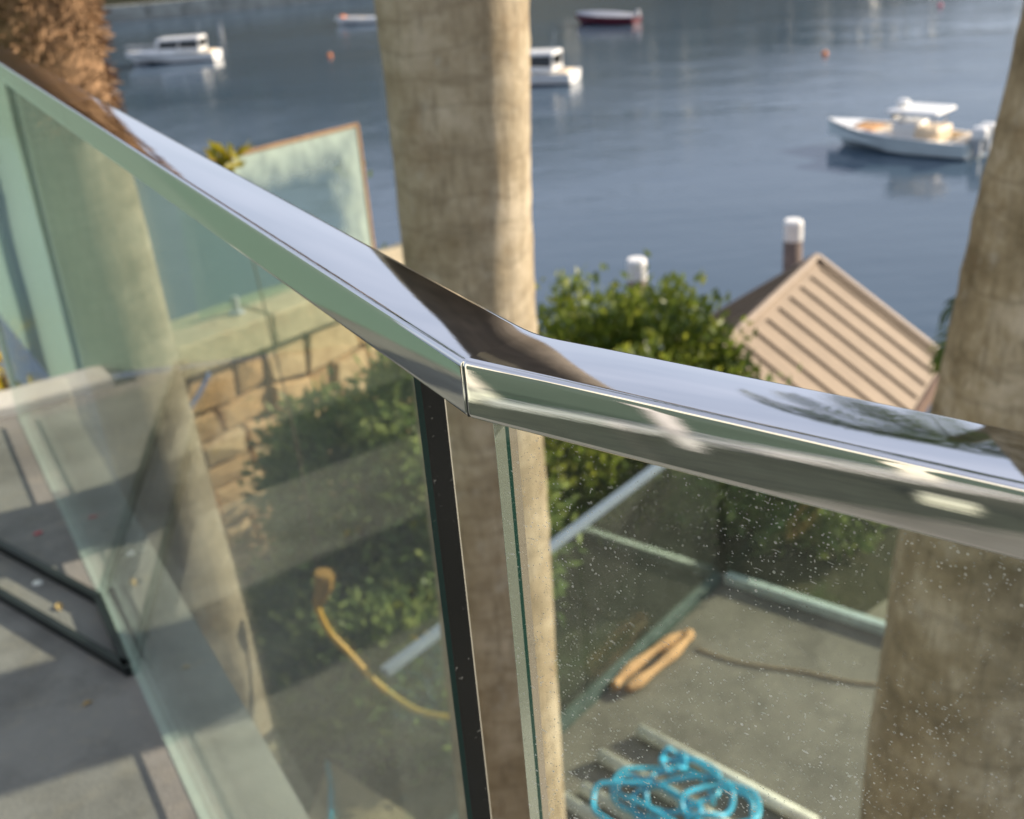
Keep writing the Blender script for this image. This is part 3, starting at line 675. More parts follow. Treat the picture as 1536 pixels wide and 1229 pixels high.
# left palm with a shaggy fibrous boot
pl = empty('palm_tree', (-1.33, 3.75, TZ), 'slim palm trunk with a shaggy brown fibrous boot beside the landing', 'palm tree', 'palms below the landing')
trunk('trunk', pl, [(-1.25, 3.82, -3.56), (-1.26, 3.82, -2.6), (-1.29, 3.82, -1.6), (-1.33, 3.82, -.75), (-1.40, 3.82, -.1), (-1.40, 3.82, 1.8)],
      [.185, .165, .158, .155, .13, .12], 'bark_left', seed=17)
random.seed(5); m = MB()
m.tube([(-1.345, 3.82, -.56), (-1.375, 3.82, -.3), (-1.40, 3.82, .5), (-1.40, 3.82, 1.7)], [.165, .19, .21, .19], 20)
for k in range(9000):
    z = random.uniform(-.62, 1.5); a = random.uniform(0, 2*math.pi); r = .18 + .035*min(1, (z+.62)/.5) + .03*noise.noise(Vector((math.cos(a)*2, math.sin(a)*2, z*4)))
    if z < -.4: r -= .02
    c = Vector((-1.385 - .012*z, 3.82, z)) if z > -.45 else Vector((-1.35, 3.82, z)); d = Vector((math.cos(a), math.sin(a), 0)); tg = Vector((-d.y, d.x, 0))
    p = c + d*r; ln = random.uniform(.02, .055); wd = random.uniform(.002, .007)
    e = (d*random.uniform(.2, .9) + tg*random.uniform(-.6, .6) + Vector((0, 0, random.uniform(-1, .6)))).normalized()
    s = e.cross(d + Vector((0, 0, .01))).normalized()*wd
    m.add([p-s, p+s, p+e*ln+s*.4+d*.01, p+e*ln-s*.4+d*.01], [(0, 1, 2, 3)])
m.build('fibre_boot', 'fibre', pl)
for k in [q for q in range(12) if math.sin(q*2.4+1) < .3]: frond(pl, (-1.38, 3.82, 1.75), k*2.4+1, R(35+20*math.sin(k*1.9)), 1.8, 1.6, 28, .4, seed=80+k)
pt = empty('palm_tree', (5.2, 9.4, -6), 'tall palm standing down the bank, its fronds mirrored in the rail', 'palm tree')
trunk('trunk', pt, [(5.3, 9.4, -6.2), (5.28, 9.4, -2), (4.6, 9.4, 2.6), (4.0, 9.4, 4.6)], [.2, .15, .14, .12], 'bark', n=20, seed=25)
for k in range(16): frond(pt, (3.98, 9.4, 4.7), k*2.4, R(25+28*math.sin(k*1.3)), 2.7, 1.9, 40, .6, seed=240+k)
# small palm beyond the right trunk
ps = empty('palm_tree', (3.1, 6.4, -4.0), 'small feathery palm behind the stout trunk', 'palm tree')
trunk('trunk', ps, [(3.15, 6.4, -4.0), (3.13, 6.4, -3.2), (3.1, 6.4, -2.65)], [.09, .075, .06], 'bark', n=20, seed=5)
for k in range(9): frond(ps, (3.1, 6.4, -2.65), k*.7+.2, R(45+15*math.sin(k*2.1)), .7, 1.7, 22, .24, seed=120+k)
frond(ps, (3.1, 6.4, -2.65), R(-100), R(45), .85, 1.9, 26, .26, 'leaf', seed=150)

# ================================================================== SHRUBS
def shrub(name, label, cat, base, blobs, nleaf, size, mat_, group=None, stems=5, seed=1, flower=None):
    rnd = random.Random(seed)
    root = empty(name, base, label, cat, group)
    m = MB()
    for k in range(stems):
        b = blobs[k % len(blobs)]; a = Vector(base) + Vector((rnd.uniform(-.06, .06), rnd.uniform(-.06, .06), -.04)); t = Vector(b[0])
        mid = a.lerp(t, .5) + Vector((rnd.uniform(-.08, .08), rnd.uniform(-.08, .08), 0)); m.tube(spline([a, mid, t], 4), [(.022-.0016*i)*(.35 if nleaf < 200 else 1) for i in range(9)], 6)
    m.build('stem', 'twig', root)
    m = MB(); tones = []
    vol = [b[1][0]*b[1][1]*b[1][2] for b in blobs]; tv = sum(vol)
    for b, v in zip(blobs, vol):
        c, rad = Vector(b[0]), b[1]; n = int(nleaf*v/tv)
        clumps = []
        for q in range(max(6, n//28)):
            d = Vector((rnd.gauss(0, 1), rnd.gauss(0, 1), rnd.gauss(0, 1))).normalized(); f = rnd.uniform(.45, 1.0)**.6 * rnd.uniform(.85, 1.12)
            clumps.append((c + Vector((d.x*rad[0]*f, d.y*rad[1]*f, d.z*rad[2]*f)), rnd.uniform(.1, .95), d))
        cr = .13*(rad[0]*rad[1]*rad[2])**(1/3)+.02
        for q in range(n):
            cc, tn, d0 = clumps[rnd.randrange(len(clumps))]
            p = cc + Vector((rnd.gauss(0, cr), rnd.gauss(0, cr), rnd.gauss(0, cr)))
            ax = (d0*.7 + Vector((rnd.gauss(0, .6), rnd.gauss(0, .6), rnd.gauss(.25, .6)))).normalized(); sd_ = ax.orthogonal().normalized()
            sd_ = (Matrix.Rotation(rnd.uniform(0, 6.28), 3, ax) @ sd_); nn = ax.cross(sd_)
            L = size*rnd.uniform(.7, 1.3); wv = L*.24
            m.add([p, p+ax*L*.45+sd_*wv+nn*L*.06, p+ax*L, p+ax*L*.45-sd_*wv+nn*L*.06], [(0, 1, 2), (0, 2, 3)])
            tt = min(1, max(0, tn+rnd.gauss(0, .14))); tones += [tt, tt]
    m.build('foliage', mat_, root, tones=tones)
    return root
G = 'shrubs in the garden beds'
shrub('tree', 'dense glossy green tree in front of the boathouse roof', 'tree', (1.0, 8.3, -4.6),
      [((.55, 8.2, -3.5), (.55, .6, .62)), ((1.15, 8.3, -3.5), (.6, .6, .55)), ((1.52, 8.2, -3.98), (.38, .5, .46)), ((.3, 8.1, -4.0), (.5, .6, .7)), ((1.1, 8.1, -4.2), (.7, .6, .6))],
      22000, .085, 'leaf', None, 7, 3)
shrub('shrub', 'leafy shrub behind the aluminium rail of the lower glass fence', 'shrub', (.25, 6.3, -3.56),
      [((.2, 6.2, -3.1), (.6, .5, .5)), ((.75, 6.6, -3.25), (.45, .45, .45)), ((-.2, 5.7, -3.3), (.4, .4, .35))], 9500, .08, 'leaf', G, 6, 5)
shrub('shrub', 'green hedge shrub behind the far run of the lower glass fence', 'shrub', (1.75, 5.7, -3.56),
      [((1.42, 5.85, -3.15), (.38, .33, .42)), ((1.75, 5.75, -3.3), (.3, .3, .28)), ((1.15, 6.1, -3.2), (.35, .35, .35))], 9000, .07, 'leaf_soft', G, 6, 8)
shrub('shrub', 'tall soft green shrub growing against the sandstone wall', 'shrub', (-.75, 5.3, -3.56),
      [((-.85, 5.2, -2.75), (.36, .4, .55)), ((-.45, 5.2, -2.45), (.3, .4, .45)), ((-.3, 5.0, -3.0), (.4, .4, .5)), ((-1.05, 4.9, -3.2), (.3, .35, .35))], 15000, .075, 'leaf_soft', G, 7, 12)
shrub('shrub', 'low bushy shrub under the yellow hose', 'shrub', (-.75, 4.4, -3.56),
      [((-.65, 4.4, -3.2), (.45, .35, .35)), ((-.3, 4.25, -3.3), (.3, .3, .3)), ((-1.0, 4.5, -3.3), (.3, .3, .28))], 10000, .07, 'leaf_soft', G, 6, 14)
shrub('flowering_shrub', 'yellow flowering shrub beyond the white kerb', 'shrub', (-2.15, 4.75, -3.56),
      [((-2.15, 4.7, -1.75), (.13, .15, .22)), ((-2.2, 4.7, -2.2), (.25, .25, .4))], 900, .06, 'leaf_flower', None, 5, 21)
shrub('sapling', 'yellow-green sapling tip showing above the top rail', 'sapling', (-1.05, 4.75, -3.56),
      [((-1.05, 4.75, -.97), (.030, .03, .075))], 70, .075, 'leaf_flower', None, 1, 23)
shrub('sapling', 'thin leafy sapling behind the frosted glass wind screen', 'sapling', (-.9, 7.6, -4.0),
      [((-.88, 7.6, -1.75), (.10, .08, .16)), ((-.9, 7.6, -2.2), (.12, .1, .2))], 160, .06, 'leaf', None, 2, 27)

# ================================================================== SANDSTONE WALL + FROSTED PANEL
WD = Vector((.715, .698, 0)).normalized(); WN = Vector((.698, -.715, 0)).normalized()
W0 = Vector((-1.798, 5.828, 0)) - WD*.25
sw = empty('stone_wall', (W0.x, W0.y, -3.6), 'rough sandstone block wall with a pale slab coping', 'wall')
WLEN = 2.6; ang = math.atan2(WD.y, WD.x)
def wp(s, o, z): q = W0 + WD*s + WN*o; return (q.x, q.y, z)
def wr(s, o, z):                            # rubble: courses wander
    k = min(1, max(0, (-2.30-z)/.12))*min(1, max(0, (z+3.6)/.1))
    return wp(s + .045*noise.noise(Vector((s*5, z*5, 1))), o, z + k*(.05*noise.noise(Vector((s*3.2, z*2, 7))) + .03*noise.noise(Vector((s*8, z*6, 3)))))
m = MB(); m.box(wp(WLEN/2, -.17, -2.93), (WLEN-.02, .26, 1.30), ang); m.build('mortar', 'mortar', sw)
random.seed(31)
z = -3.58
while z < -2.32:
    hh = random.choice((.13, .16, .2, .23)); hh = min(hh, -2.285-z)
    if -2.285-(z+hh) < .09: hh = -2.285-z
    s = 0
    while s < WLEN-.03:
        L = random.uniform(.16, .42); L = min(L, WLEN-s)
        if WLEN-s-L < .1: L = WLEN-s
        m = MB(); pr_ = random.uniform(-.012, .03); d = .10+pr_
        g = .009
        x0, x1, zz0, zz1 = s+g, s+L-g, z+g, z+hh-g
        jit = lambda: random.uniform(-.010, .010)
        F = [wr(x0+.012+jit(), -.045+d-.03+jit(), zz0+.012), wr(x1-.012+jit(), -.045+d-.03+jit(), zz0+.012+jit()), wr(x1-.012+jit(), -.045+d-.03+jit(), zz1-.012), wr(x0+.012+jit(), -.045+d-.03+jit(), zz1-.012+jit())]
        E = [wr(x0, -.01, zz0), wr(x1, -.01, zz0), wr(x1, -.01, zz1), wr(x0, -.01, zz1)]
        Bk = [wr(x0, -.05, zz0), wr(x1, -.05, zz0), wr(x1, -.05, zz1), wr(x0, -.05, zz1)]
        ctr = wr((x0+x1)/2+jit(), -.045+d-.018+jit(), (zz0+zz1)/2)
        m.add(F+E+Bk+[ctr], [(0, 1, 12), (1, 2, 12), (2, 3, 12), (3, 0, 12)] + [(4+i, 4+(i+1) % 4, (i+1) % 4, i) for i in range(4)] + [(8+i, 8+(i+1) % 4, 4+(i+1) % 4, 4+i) for i in range(4)])
        m.build('stone', 'stone', sw); s += L
    z += hh
m = MB()
for s in range(3):
    m = MB(); m.box(wp(s*.88+.43, -.12, -2.19), (.868, .44, .18), ang); m.build('coping_slab', 'coping', sw, bevel=.015)
gp = empty('wind_screen', wp(.8, -.1, -2.1), 'weathered frosted glass wind screen edged in timber on top of the sandstone wall', 'wind screen')
s0, s1, z0, z1 = .55, 1.785, -2.06, -1.255
m = MB(); m.box(wp((s0+s1)/2, -.1, (z0+z1)/2), (s1-s0, .012, z1-z0), ang); o = m.build('pane', 'frosted', gp)
org = ORG[gp.name]
set_uv(o, lambda co: (s1 - (Vector((co.x+org.x-W0.x, co.y+org.y-W0.y, 0)).dot(WD)), z1 - (co.z+org.z-Z0)))
m = MB(); m.box(wp((s0+s1)/2, -.1, z1+.009), (s1-s0+.03, .022, .018), ang); m.build('timber_edge', 'timber', gp)
m = MB(); m.box(wp(s1+.009, -.1, (z0+z1)/2), (.018, .022, z1-z0), ang); m.build('timber_edge', 'timber', gp)
for s in (.78, 1.5):
    m = MB(); m.tube([wp(s, -.1, -2.1), wp(s, -.1, -2.0)], .022, 10); m.tube([wp(s, -.1, -2.1), wp(s, -.1, -2.088)], .045, 12); m.build('spigot', 'engine_grey', gp)
# blue strap hooked on the wall
m = MB(); m.tube(spline([wp(.02, .07, -2.36), wp(.12, .085, -2.45), wp(.24, .08, -2.47), wp(.36, .08, -2.38), wp(.44, .07, -2.3)], 6), .012, 8)
tag(m.build('strap', 'blue_strap', smooth=True), 'blue strap hanging across the sandstone wall below its coping', 'strap')

# ================================================================== LOWER TERRACE THINGS
FZ = -2.562
pf = empty('glass_fence', (T.x, T.y, TZ), 'low frameless glass fence with aluminium rail around the lower terrace', 'fence')
def fence_run(a, d, L, n, rail, ch):
    for k in range(n):
        p0 = a + d*(L*k/n + .006); p1_ = a + d*(L*(k+1)/n - .006)
        m = MB(); wallbox(m, p0, p1_, .012, TZ+.02, FZ - (.012 if rail else 0)); o = m.build('glass_pane', 'glass_fence', pf)
        set_uv(o, lambda co: (co.x*.7+co.y*.7, co.z))
    m = MB(); wallbox(m, a, a+d*L, .05, TZ+.001, TZ+.055); m.build('base_channel', ch, pf, bevel=.004)
    if rail:
        m = MB(); wallbox(m, a, a+d*L, .042, FZ-.011, FZ+.02); m.build('fence_rail', 'alu', pf, bevel=.004)
fence_run(T - DL*.02, -DL, 2.40, 2, True, 'channel_dark')
fence_run(T + DF*.04, DF, 3.6, 3, False, 'channel')
# pale pipes
G = 'pale pipes lying on the lower terrace'
pipes = [((.441, 4.126), (1.05, 3.49)), ((.25, 3.99), (.95, 3.26)), ((.05, 3.77), (.62, 3.18)), ((.16, 3.80), (.78, 3.14))]
labs = ['long pale pipe on the terrace along the far side of the blue hose', 'pale pipe under the middle of the blue hose coil', 'pale pipe at the near side of the blue hose beside the palm trunk', 'pale pipe second from the palm trunk under the blue hose']
for (a, b), lb in zip(pipes, labs):
    m = MB(); m.tube([(a[0], a[1], TZ+.032), (b[0], b[1], TZ+.032)], .030, 14); o = m.build('pipe', 'pipe', smooth=False); tag(o, lb, 'pipe', G)
    for p in o.data.polygons: p.use_smooth = len(p.vertices) == 4
# blue hose
random.seed(4); pts = []
t = 0
loops = [(.38, 3.66, .30, .20), (.66, 3.58, .21, .13), (.36, 3.60, .17, .13), (.62, 3.68, .12, .10), (.34, 3.50, .22, .17), (.72, 3.46, .20, .14), (.53, 3.74, .05, .06)]
for i, (lx, ly, ra, rb) in enumerate(loops):
    for k in range(14):
        a = 2*math.pi*k/14 + i*.55; f = k/14; nx = loops[min(i+1, len(loops)-1)]
        X = lx*(1-f)+nx[0]*f; Y = ly*(1-f)+nx[1]*f; A_ = ra*(1-f)+nx[2]*f; B_ = rb*(1-f)+nx[3]*f
        pts.append((X + A_*math.cos(a)*.95 + .1*B_*math.sin(a), Y + B_*math.sin(a)*1.0 - .35*A_*math.cos(a)*.6, TZ+.078+.016*i+.03*math.sin(2*a+i*1.7)**2))
m = MB(); m.tube(spline(pts, 3), .0105, 8)
tag(m.build('garden_hose', 'hose_blue', smooth=True), 'tangled blue garden hose coiled on pale pipes on the lower terrace', 'hose')
m = MB(); m.tube(spline([(-.93, 4.05, TZ+.07), (-.90, 3.9, TZ+.066), (-.88, 3.7, TZ+.064), (-.85, 3.3, TZ+.064)], 6), .012, 8)
tag(m.build('hose_end', 'hose_blue', smooth=True), 'straight blue hose end lying on the sandy paving beside shrubs', 'hose')
# folded orange rope
m = MB(); a = Vector((.40, 4.45, TZ+.035)); b = Vector((.765, 4.80, TZ+.035)); d = (b-a).normalized(); s = Vector((d.y, -d.x, 0))*.042
pp = [a+s*.9, a+d*.1+s*1.1, a+d*.3+s*1.0, b-d*.05+s*.6, b+d*.01, b-d*.07-s*.7, a+d*.28-s*1.1, a+d*.08-s*1.0, a-d*.03-s*.5]
m.tube(spline(pp, 6), [.020+.010*math.sin(i*.35)**2 for i in range(49)], 10)
tag(m.build('rope', 'orange', smooth=True), 'folded bundle of orange rope lying by the lower glass fence', 'rope')
m = MB(); m.tube(spline([(.80, 4.72, TZ+.008), (.95, 4.60, TZ+.008), (1.1, 4.53, TZ+.008), (1.26, 4.47, TZ+.008), (1.5, 4.35, TZ+.008), (1.8, 4.3, TZ+.008)], 6), .006, 8)
tag(m.build('cord', 'orange_dull', smooth=True), 'dull orange cord trailing over the concrete terrace', 'cord')
# yellow hose with nozzle
yh = empty('yellow_hose', (-.79, 3.9, -2.42), 'yellow hose with a brown nozzle draped over the shrubs', 'hose')
pth = [(-.845, 4.19, -2.62), (-.885, 4.18, -2.70), (-.85, 4.16, -2.83), (-.78, 4.14, -2.93), (-.70, 4.12, -3.05), (-.635, 4.10, -3.12), (-.52, 4.06, -3.20), (-.39, 4.02, -3.22), (-.2, 4.0, -3.25), (.0, 4.0, -3.3), (.05, 4.0, -3.47)]
pth = [Vector(p)*.93 for p in pth]
m = MB(); m.tube(spline(pth, 6), .0135, 9); m.build('tube', 'hose_yellow', yh, True)
m = MB(); m.tube([Vector(p)*.93 for p in ((-.835, 4.19, -2.56), (-.838, 4.19, -2.575), (-.845, 4.19, -2.63), (-.868, 4.185, -2.68), (-.885, 4.18, -2.71))], [.036, .040, .036, .026, .017], 8); m.build('nozzle', 'nozzle', yh)

# ================================================================== BOATHOUSE AND PILES
RD = Vector((-.541, -.841, 0)).normalized(); RS = Vector((.841, -.541, 0)).normalized()
AP = Vector((4.70, 16.665, -5.5))
bh = empty('boathouse', (AP.x, AP.y, WATER), 'small boathouse with a tan ribbed gable roof at the waterside', 'boathouse')
LB = 5.2; RUN, DROP = 1.97, 1.37
for sgn in (1, -1):
    a = AP; b = AP + RD*LB; c = b + RS*sgn*RUN - Vector((0, 0, DROP)); d = a + RS*sgn*RUN - Vector((0, 0, DROP))
    n = (b-a).cross(d-a); n = n.normalized(); n = n if n.z > 0 else -n
    m = MB(); q = [a, b, c, d]; m.add([p for p in q]+[p-n*.05 for p in q], [(0, 1, 2, 3), (7, 6, 5, 4), (0, 4, 5, 1), (1, 5, 6, 2), (2, 6, 7, 3), (3, 7, 4, 0)])
    rf = m.build('roof', 'roof', bh); ORG[rf.name] = ORG[bh.name]
    sl_ = (RS*sgn*RUN - Vector((0, 0, DROP)))
    k = .16
    while k < LB-.1:
        p0 = a + RD*k + sl_*.06 + n*.02; p1_ = a + RD*k + sl_*.965 + n*.02
        r = MB(); r.box((p0+p1_)/2, ((p1_-p0).length, .055, .032), ax=(sl_.normalized(), RD, n)); r.build('rib', 'roof', rf); k += .46
    r = MB(); p0 = a + n*.03 + RD*.02; p1_ = a + sl_ + n*.03 + RD*.02; r.box((p0+p1_)/2, ((p1_-p0).length, .10, .09), ax=(sl_.normalized(), RD, n)); r.build('barge_board', 'roof_trim', rf)
    r = MB(); p0 = d - Vector((0, 0, .05)) + RS*sgn*.03; p1_ = c - Vector((0, 0, .05)) + RS*sgn*.03; r.box((p0+p1_)/2, ((p1_-p0).length, .05, .20), ax=(RD, RS, Vector((0, 0, 1)))); r.build('fascia', 'boat_wall', rf)
r = MB(); p0 = AP + Vector((0, 0, .03)); p1_ = AP + RD*LB + Vector((0, 0, .03)); r.tube([p0, p1_], .055, 8); r.build('ridge_cap', 'roof_trim', bh)
for s in (1, -1):
    m = MB(); ctr = AP + RD*(LB/2) + RS*s*1.62; m.box((ctr.x, ctr.y, -8.35), (LB-.5, .12, 2.5), math.atan2(RD.y, RD.x)); m.build('wall', 'boat_wall', bh)
for t_ in (.3, LB-.3):
    m = MB(); c0 = AP + RD*t_; z_ = AP.z-.1
    vs_ = []
    for off in (-.05, .05):
        for (u, zz) in ((-1.62, -9.6), (1.62, -9.6), (1.62, z_-DROP*.82), (0, z_-.06), (-1.62, z_-DROP*.82)):
            p = c0 + RS*u + RD*off; vs_.append((p.x, p.y, zz))
    m.add(vs_, [(4, 3, 2, 1, 0), (5, 6, 7, 8, 9)] + [(i, (i+1) % 5, 5+(i+1) % 5, 5+i) for i in range(5)]); m.build('gable_wall', 'boat_wall', bh)
m = MB(); c0 = AP + RD*(LB/2); m.box((c0.x, c0.y, -9.7), (LB+2, 4.6, .16), math.atan2(RD.y, RD.x)); m.build('deck', 'pile', bh)
for (u, v) in ((.2, 1.9), (.2, -1.9), (LB, 1.9), (LB, -1.9)):
    p = AP + RD*u + RS*v; m = MB(); m.tube([(p.x, p.y, -12), (p.x, p.y, -9.78)], .14, 10); m.build('stilt', 'pile', bh)
for (p, lb) in (((2.18, 18.0, -5.685), 'mooring pile with white cap rising behind the glossy tree'), ((4.85, 18.62, -5.45), 'mooring pile with white cap rising behind the boathouse ridge')):
    r0 = empty('mooring_pile', (p[0], p[1], WATER-.8), lb, 'pile', 'mooring piles by the boathouse')
    m = MB(); x, y, z = p
    m.tube([(x, y, WATER-.8), (x, y, z-.30)], [.17, .155], 14); m.build('shaft', 'pile', r0, True)
    m = MB(); m.tube([(x, y, z-.34), (x, y, z-.05), (x, y, z)], [.16, .16, .135], 16); m.build('cap', 'white_cap', r0, False)

# ================================================================== BOATS
def hull_pts(L, B, fb, fs_, draft, rake=.10, n=14):
    """sections from bow (t=0) to stern (t=1): list of rows keel, chine, rail"""
    rows = []
    for i in range(n+1):
        t = i/n; hb = B/2*(1-(1-min(1, t/.55))**2.2) if t < .55 else B/2*(1-.08*(t-.55)/.45)
        hb = max(hb, .015); z = fs_ + (fb-fs_)*(1-t)**1.7
        ch = hb*(.62 + .26*min(1, t*1.6)); xk = L*(t*(1-rake)+rake); xr = L*t
        zc = .12 + .34*fb*(1-min(1, t*1.7))**1.3; zk = -draft*min(1, .25+t*2.2)
        rows.append(((xk if t < .5 else xr+(xk-xr)*(1-t)*2, 0, zk), ((xk+xr)/2 if t < .5 else xr, ch, zc), (xr, hb, z)))
    return rows
def hull_mesh(rows, m, mi=0, gun=.09, floor=.25):
    n = len(rows); vs_ = []
    for k, c, r in rows:
        for s in (1, -1):
            vs_ += [(k[0], 0, k[2]), (c[0], s*c[1], c[2]), (r[0], s*r[1], r[2]), (r[0]+.02, s*max(0, r[1]-gun), r[2]+.01), (r[0]+.02, s*max(0, r[1]-gun-.02), floor)]
    fs = []
    for i in range(n-1):
        for s in (0, 1):
            for j in range(4):
                a = i*10+s*5+j; b = (i+1)*10+s*5+j
                fs.append((a, b, b+1, a+1) if s else (a, a+1, b+1, b))
        fs.append((i*10+4, (i+1)*10+4, (i+1)*10+9, i*10+9))
    e = (n-1)*10; fs.append((e, e+1, e+2, e+7, e+6)); fs.append((e+2, e+3, e+8, e+7)); fs.append((e+3, e+4, e+9, e+8))
    m.add(vs_, fs, mi)
class Boat:
    def __init__(s, name, label, cat, bow, stern, group=None):
        b = Vector((bow[0], bow[1], 0)); e = Vector((stern[0], stern[1], 0)); s.L = (e-b).length; d = (e-b).normalized()
        s.root = empty(name, (b.x, b.y, WATER), label, cat, group); s.root.rotation_euler = (0, 0, math.atan2(d.y, d.x))
    def part(s, mb, name, mats, parent=None, smooth=False, bevel=0):
        me = bpy.data.meshes.new(name); me.from_pydata(mb.v, [], mb.f)
        for q in (mats if isinstance(mats, (list, tuple)) else [mats]): me.materials.append(MT[q])
        me.polygons.foreach_set('material_index', mb.mi)
        bm = bmesh.new(); bm.from_mesh(me); bmesh.ops.remove_doubles(bm, verts=bm.verts, dist=1e-4); bmesh.ops.recalc_face_normals(bm, faces=bm.faces); bm.to_mesh(me); bm.free()
        if smooth: me.polygons.foreach_set('use_smooth', [True]*len(me.polygons))
        o = bpy.data.objects.new(name, me); col.objects.link(o); o.parent = parent or s.root
        if bevel:
            b = o.modifiers.new('bevel', 'BEVEL'); b.width = bevel; b.segments = 2
        return o
# centre console
b = Boat('motor_boat', 'open centre-console motor boat with pale blue hull, cream deck and white hardtop', 'boat', (13.95, 48.4), (18.35, 44.05), 'boats on moorings')
b.root.scale = (1, 1, .78); L = b.L; rows = hull_pts(L, 2.4, 1.25, .80, .35, .13)
m = MB(); hull_mesh(rows, m, 0, .14, .45); h_ = b.part(m, 'hull', 'gel_blue')
m = MB(); m.v = []; 
for i, (k, c, r) in enumerate(rows):
    for s in (1, -1): m.v += [(r[0], s*(r[1]+.015), r[2]+.015), (r[0]+.03, s*max(.0, r[1]-.2), r[2]+.035), (r[0]+.03, s*max(.0, r[1]-.21), r[2]-.35)]
for i in range(len(rows)-1):
    for s in (0, 1):
        for j in range(2): a = i*6+s*3+j; c_ = a+6; m.f.append((a, c_, c_+1, a+1)); m.mi.append(j)
b.part(m, 'gunwale', ['gel_white', 'gel_cream'])
m = MB(); m.v = [];
for i, (k, c, r) in enumerate(rows[:4]):
    for s in (1, -1): m.v.append((r[0]+.02, s*r[1], r[2]+.04))
for i in range(3): m.f.append((2*i, 2*i+2, 2*i+3, 2*i+1)); m.mi.append(0)
b.part(m, 'foredeck', 'gel_white')
m = MB(); m.box((1.75, 0, .78), (.9, 1.1, .5)); b.part(m, 'bow_seat', 'cushion', bevel=.05)
m = MB(); m.box((2.7, 0, .72), (1.0, 1.7, .45)); b.part(m, 'bow_lounge', 'gel_cream', bevel=.05)
m = MB(); m.box((3.55, 0, .95), (1.0, 1.2, 1.05)); b.part(m, 'console', 'gel_white', bevel=.08)
m = MB(); m.box((3.05, 0, 1.70), (.06, 1.1, .3)); b.part(m, 'windscreen', 'tint', bevel=.02)
m = MB(); m.box((4.5, 0, .9), (.95, 1.4, .8)); b.part(m, 'helm_seat', 'gel_cream', bevel=.09)
m = MB(); m.box((5.85, 0, .72), (.5, 1.7, .45)); b.part(m, 'stern_seat', 'gel_cream', bevel=.08)
m = MB(); m.box((3.95, 0, 2.05), (2.1, 1.8, .20)); ht = b.part(m, 'hard_top', 'gel_white', bevel=.12)
m = MB(); m.ball((3.2, 0, 2.36), .28, 14, 8, (1, 1, .6)); b.part(m, 'radar_dome', 'gel_white', ht, True)
for sx, sy in ((3.5, .5), (3.5, -.5), (4.7, .5), (4.7, -.5)):
    m = MB(); m.tube([(sx, sy, .5), (sx+.05, sy*1.1, 1.96)], .035, 8); b.part(m, 'top_post', 'chrome')
for sy in (-.38, .38):
    m = MB(); m.box((L+.28, sy, 1.22), (.55, .46, .62)); eo = b.part(m, 'outboard_motor', 'gel_white', bevel=.12)
    m = MB(); m.box((L+.22, sy, .55), (.3, .2, .85)); b.part(m, 'drive_leg', 'engine_grey', eo, bevel=.04)
    m = MB(); m.box((L+.10, sy, .85), (.3, .3, .3)); b.part(m, 'bracket', 'engine_grey', eo, bevel=.03)
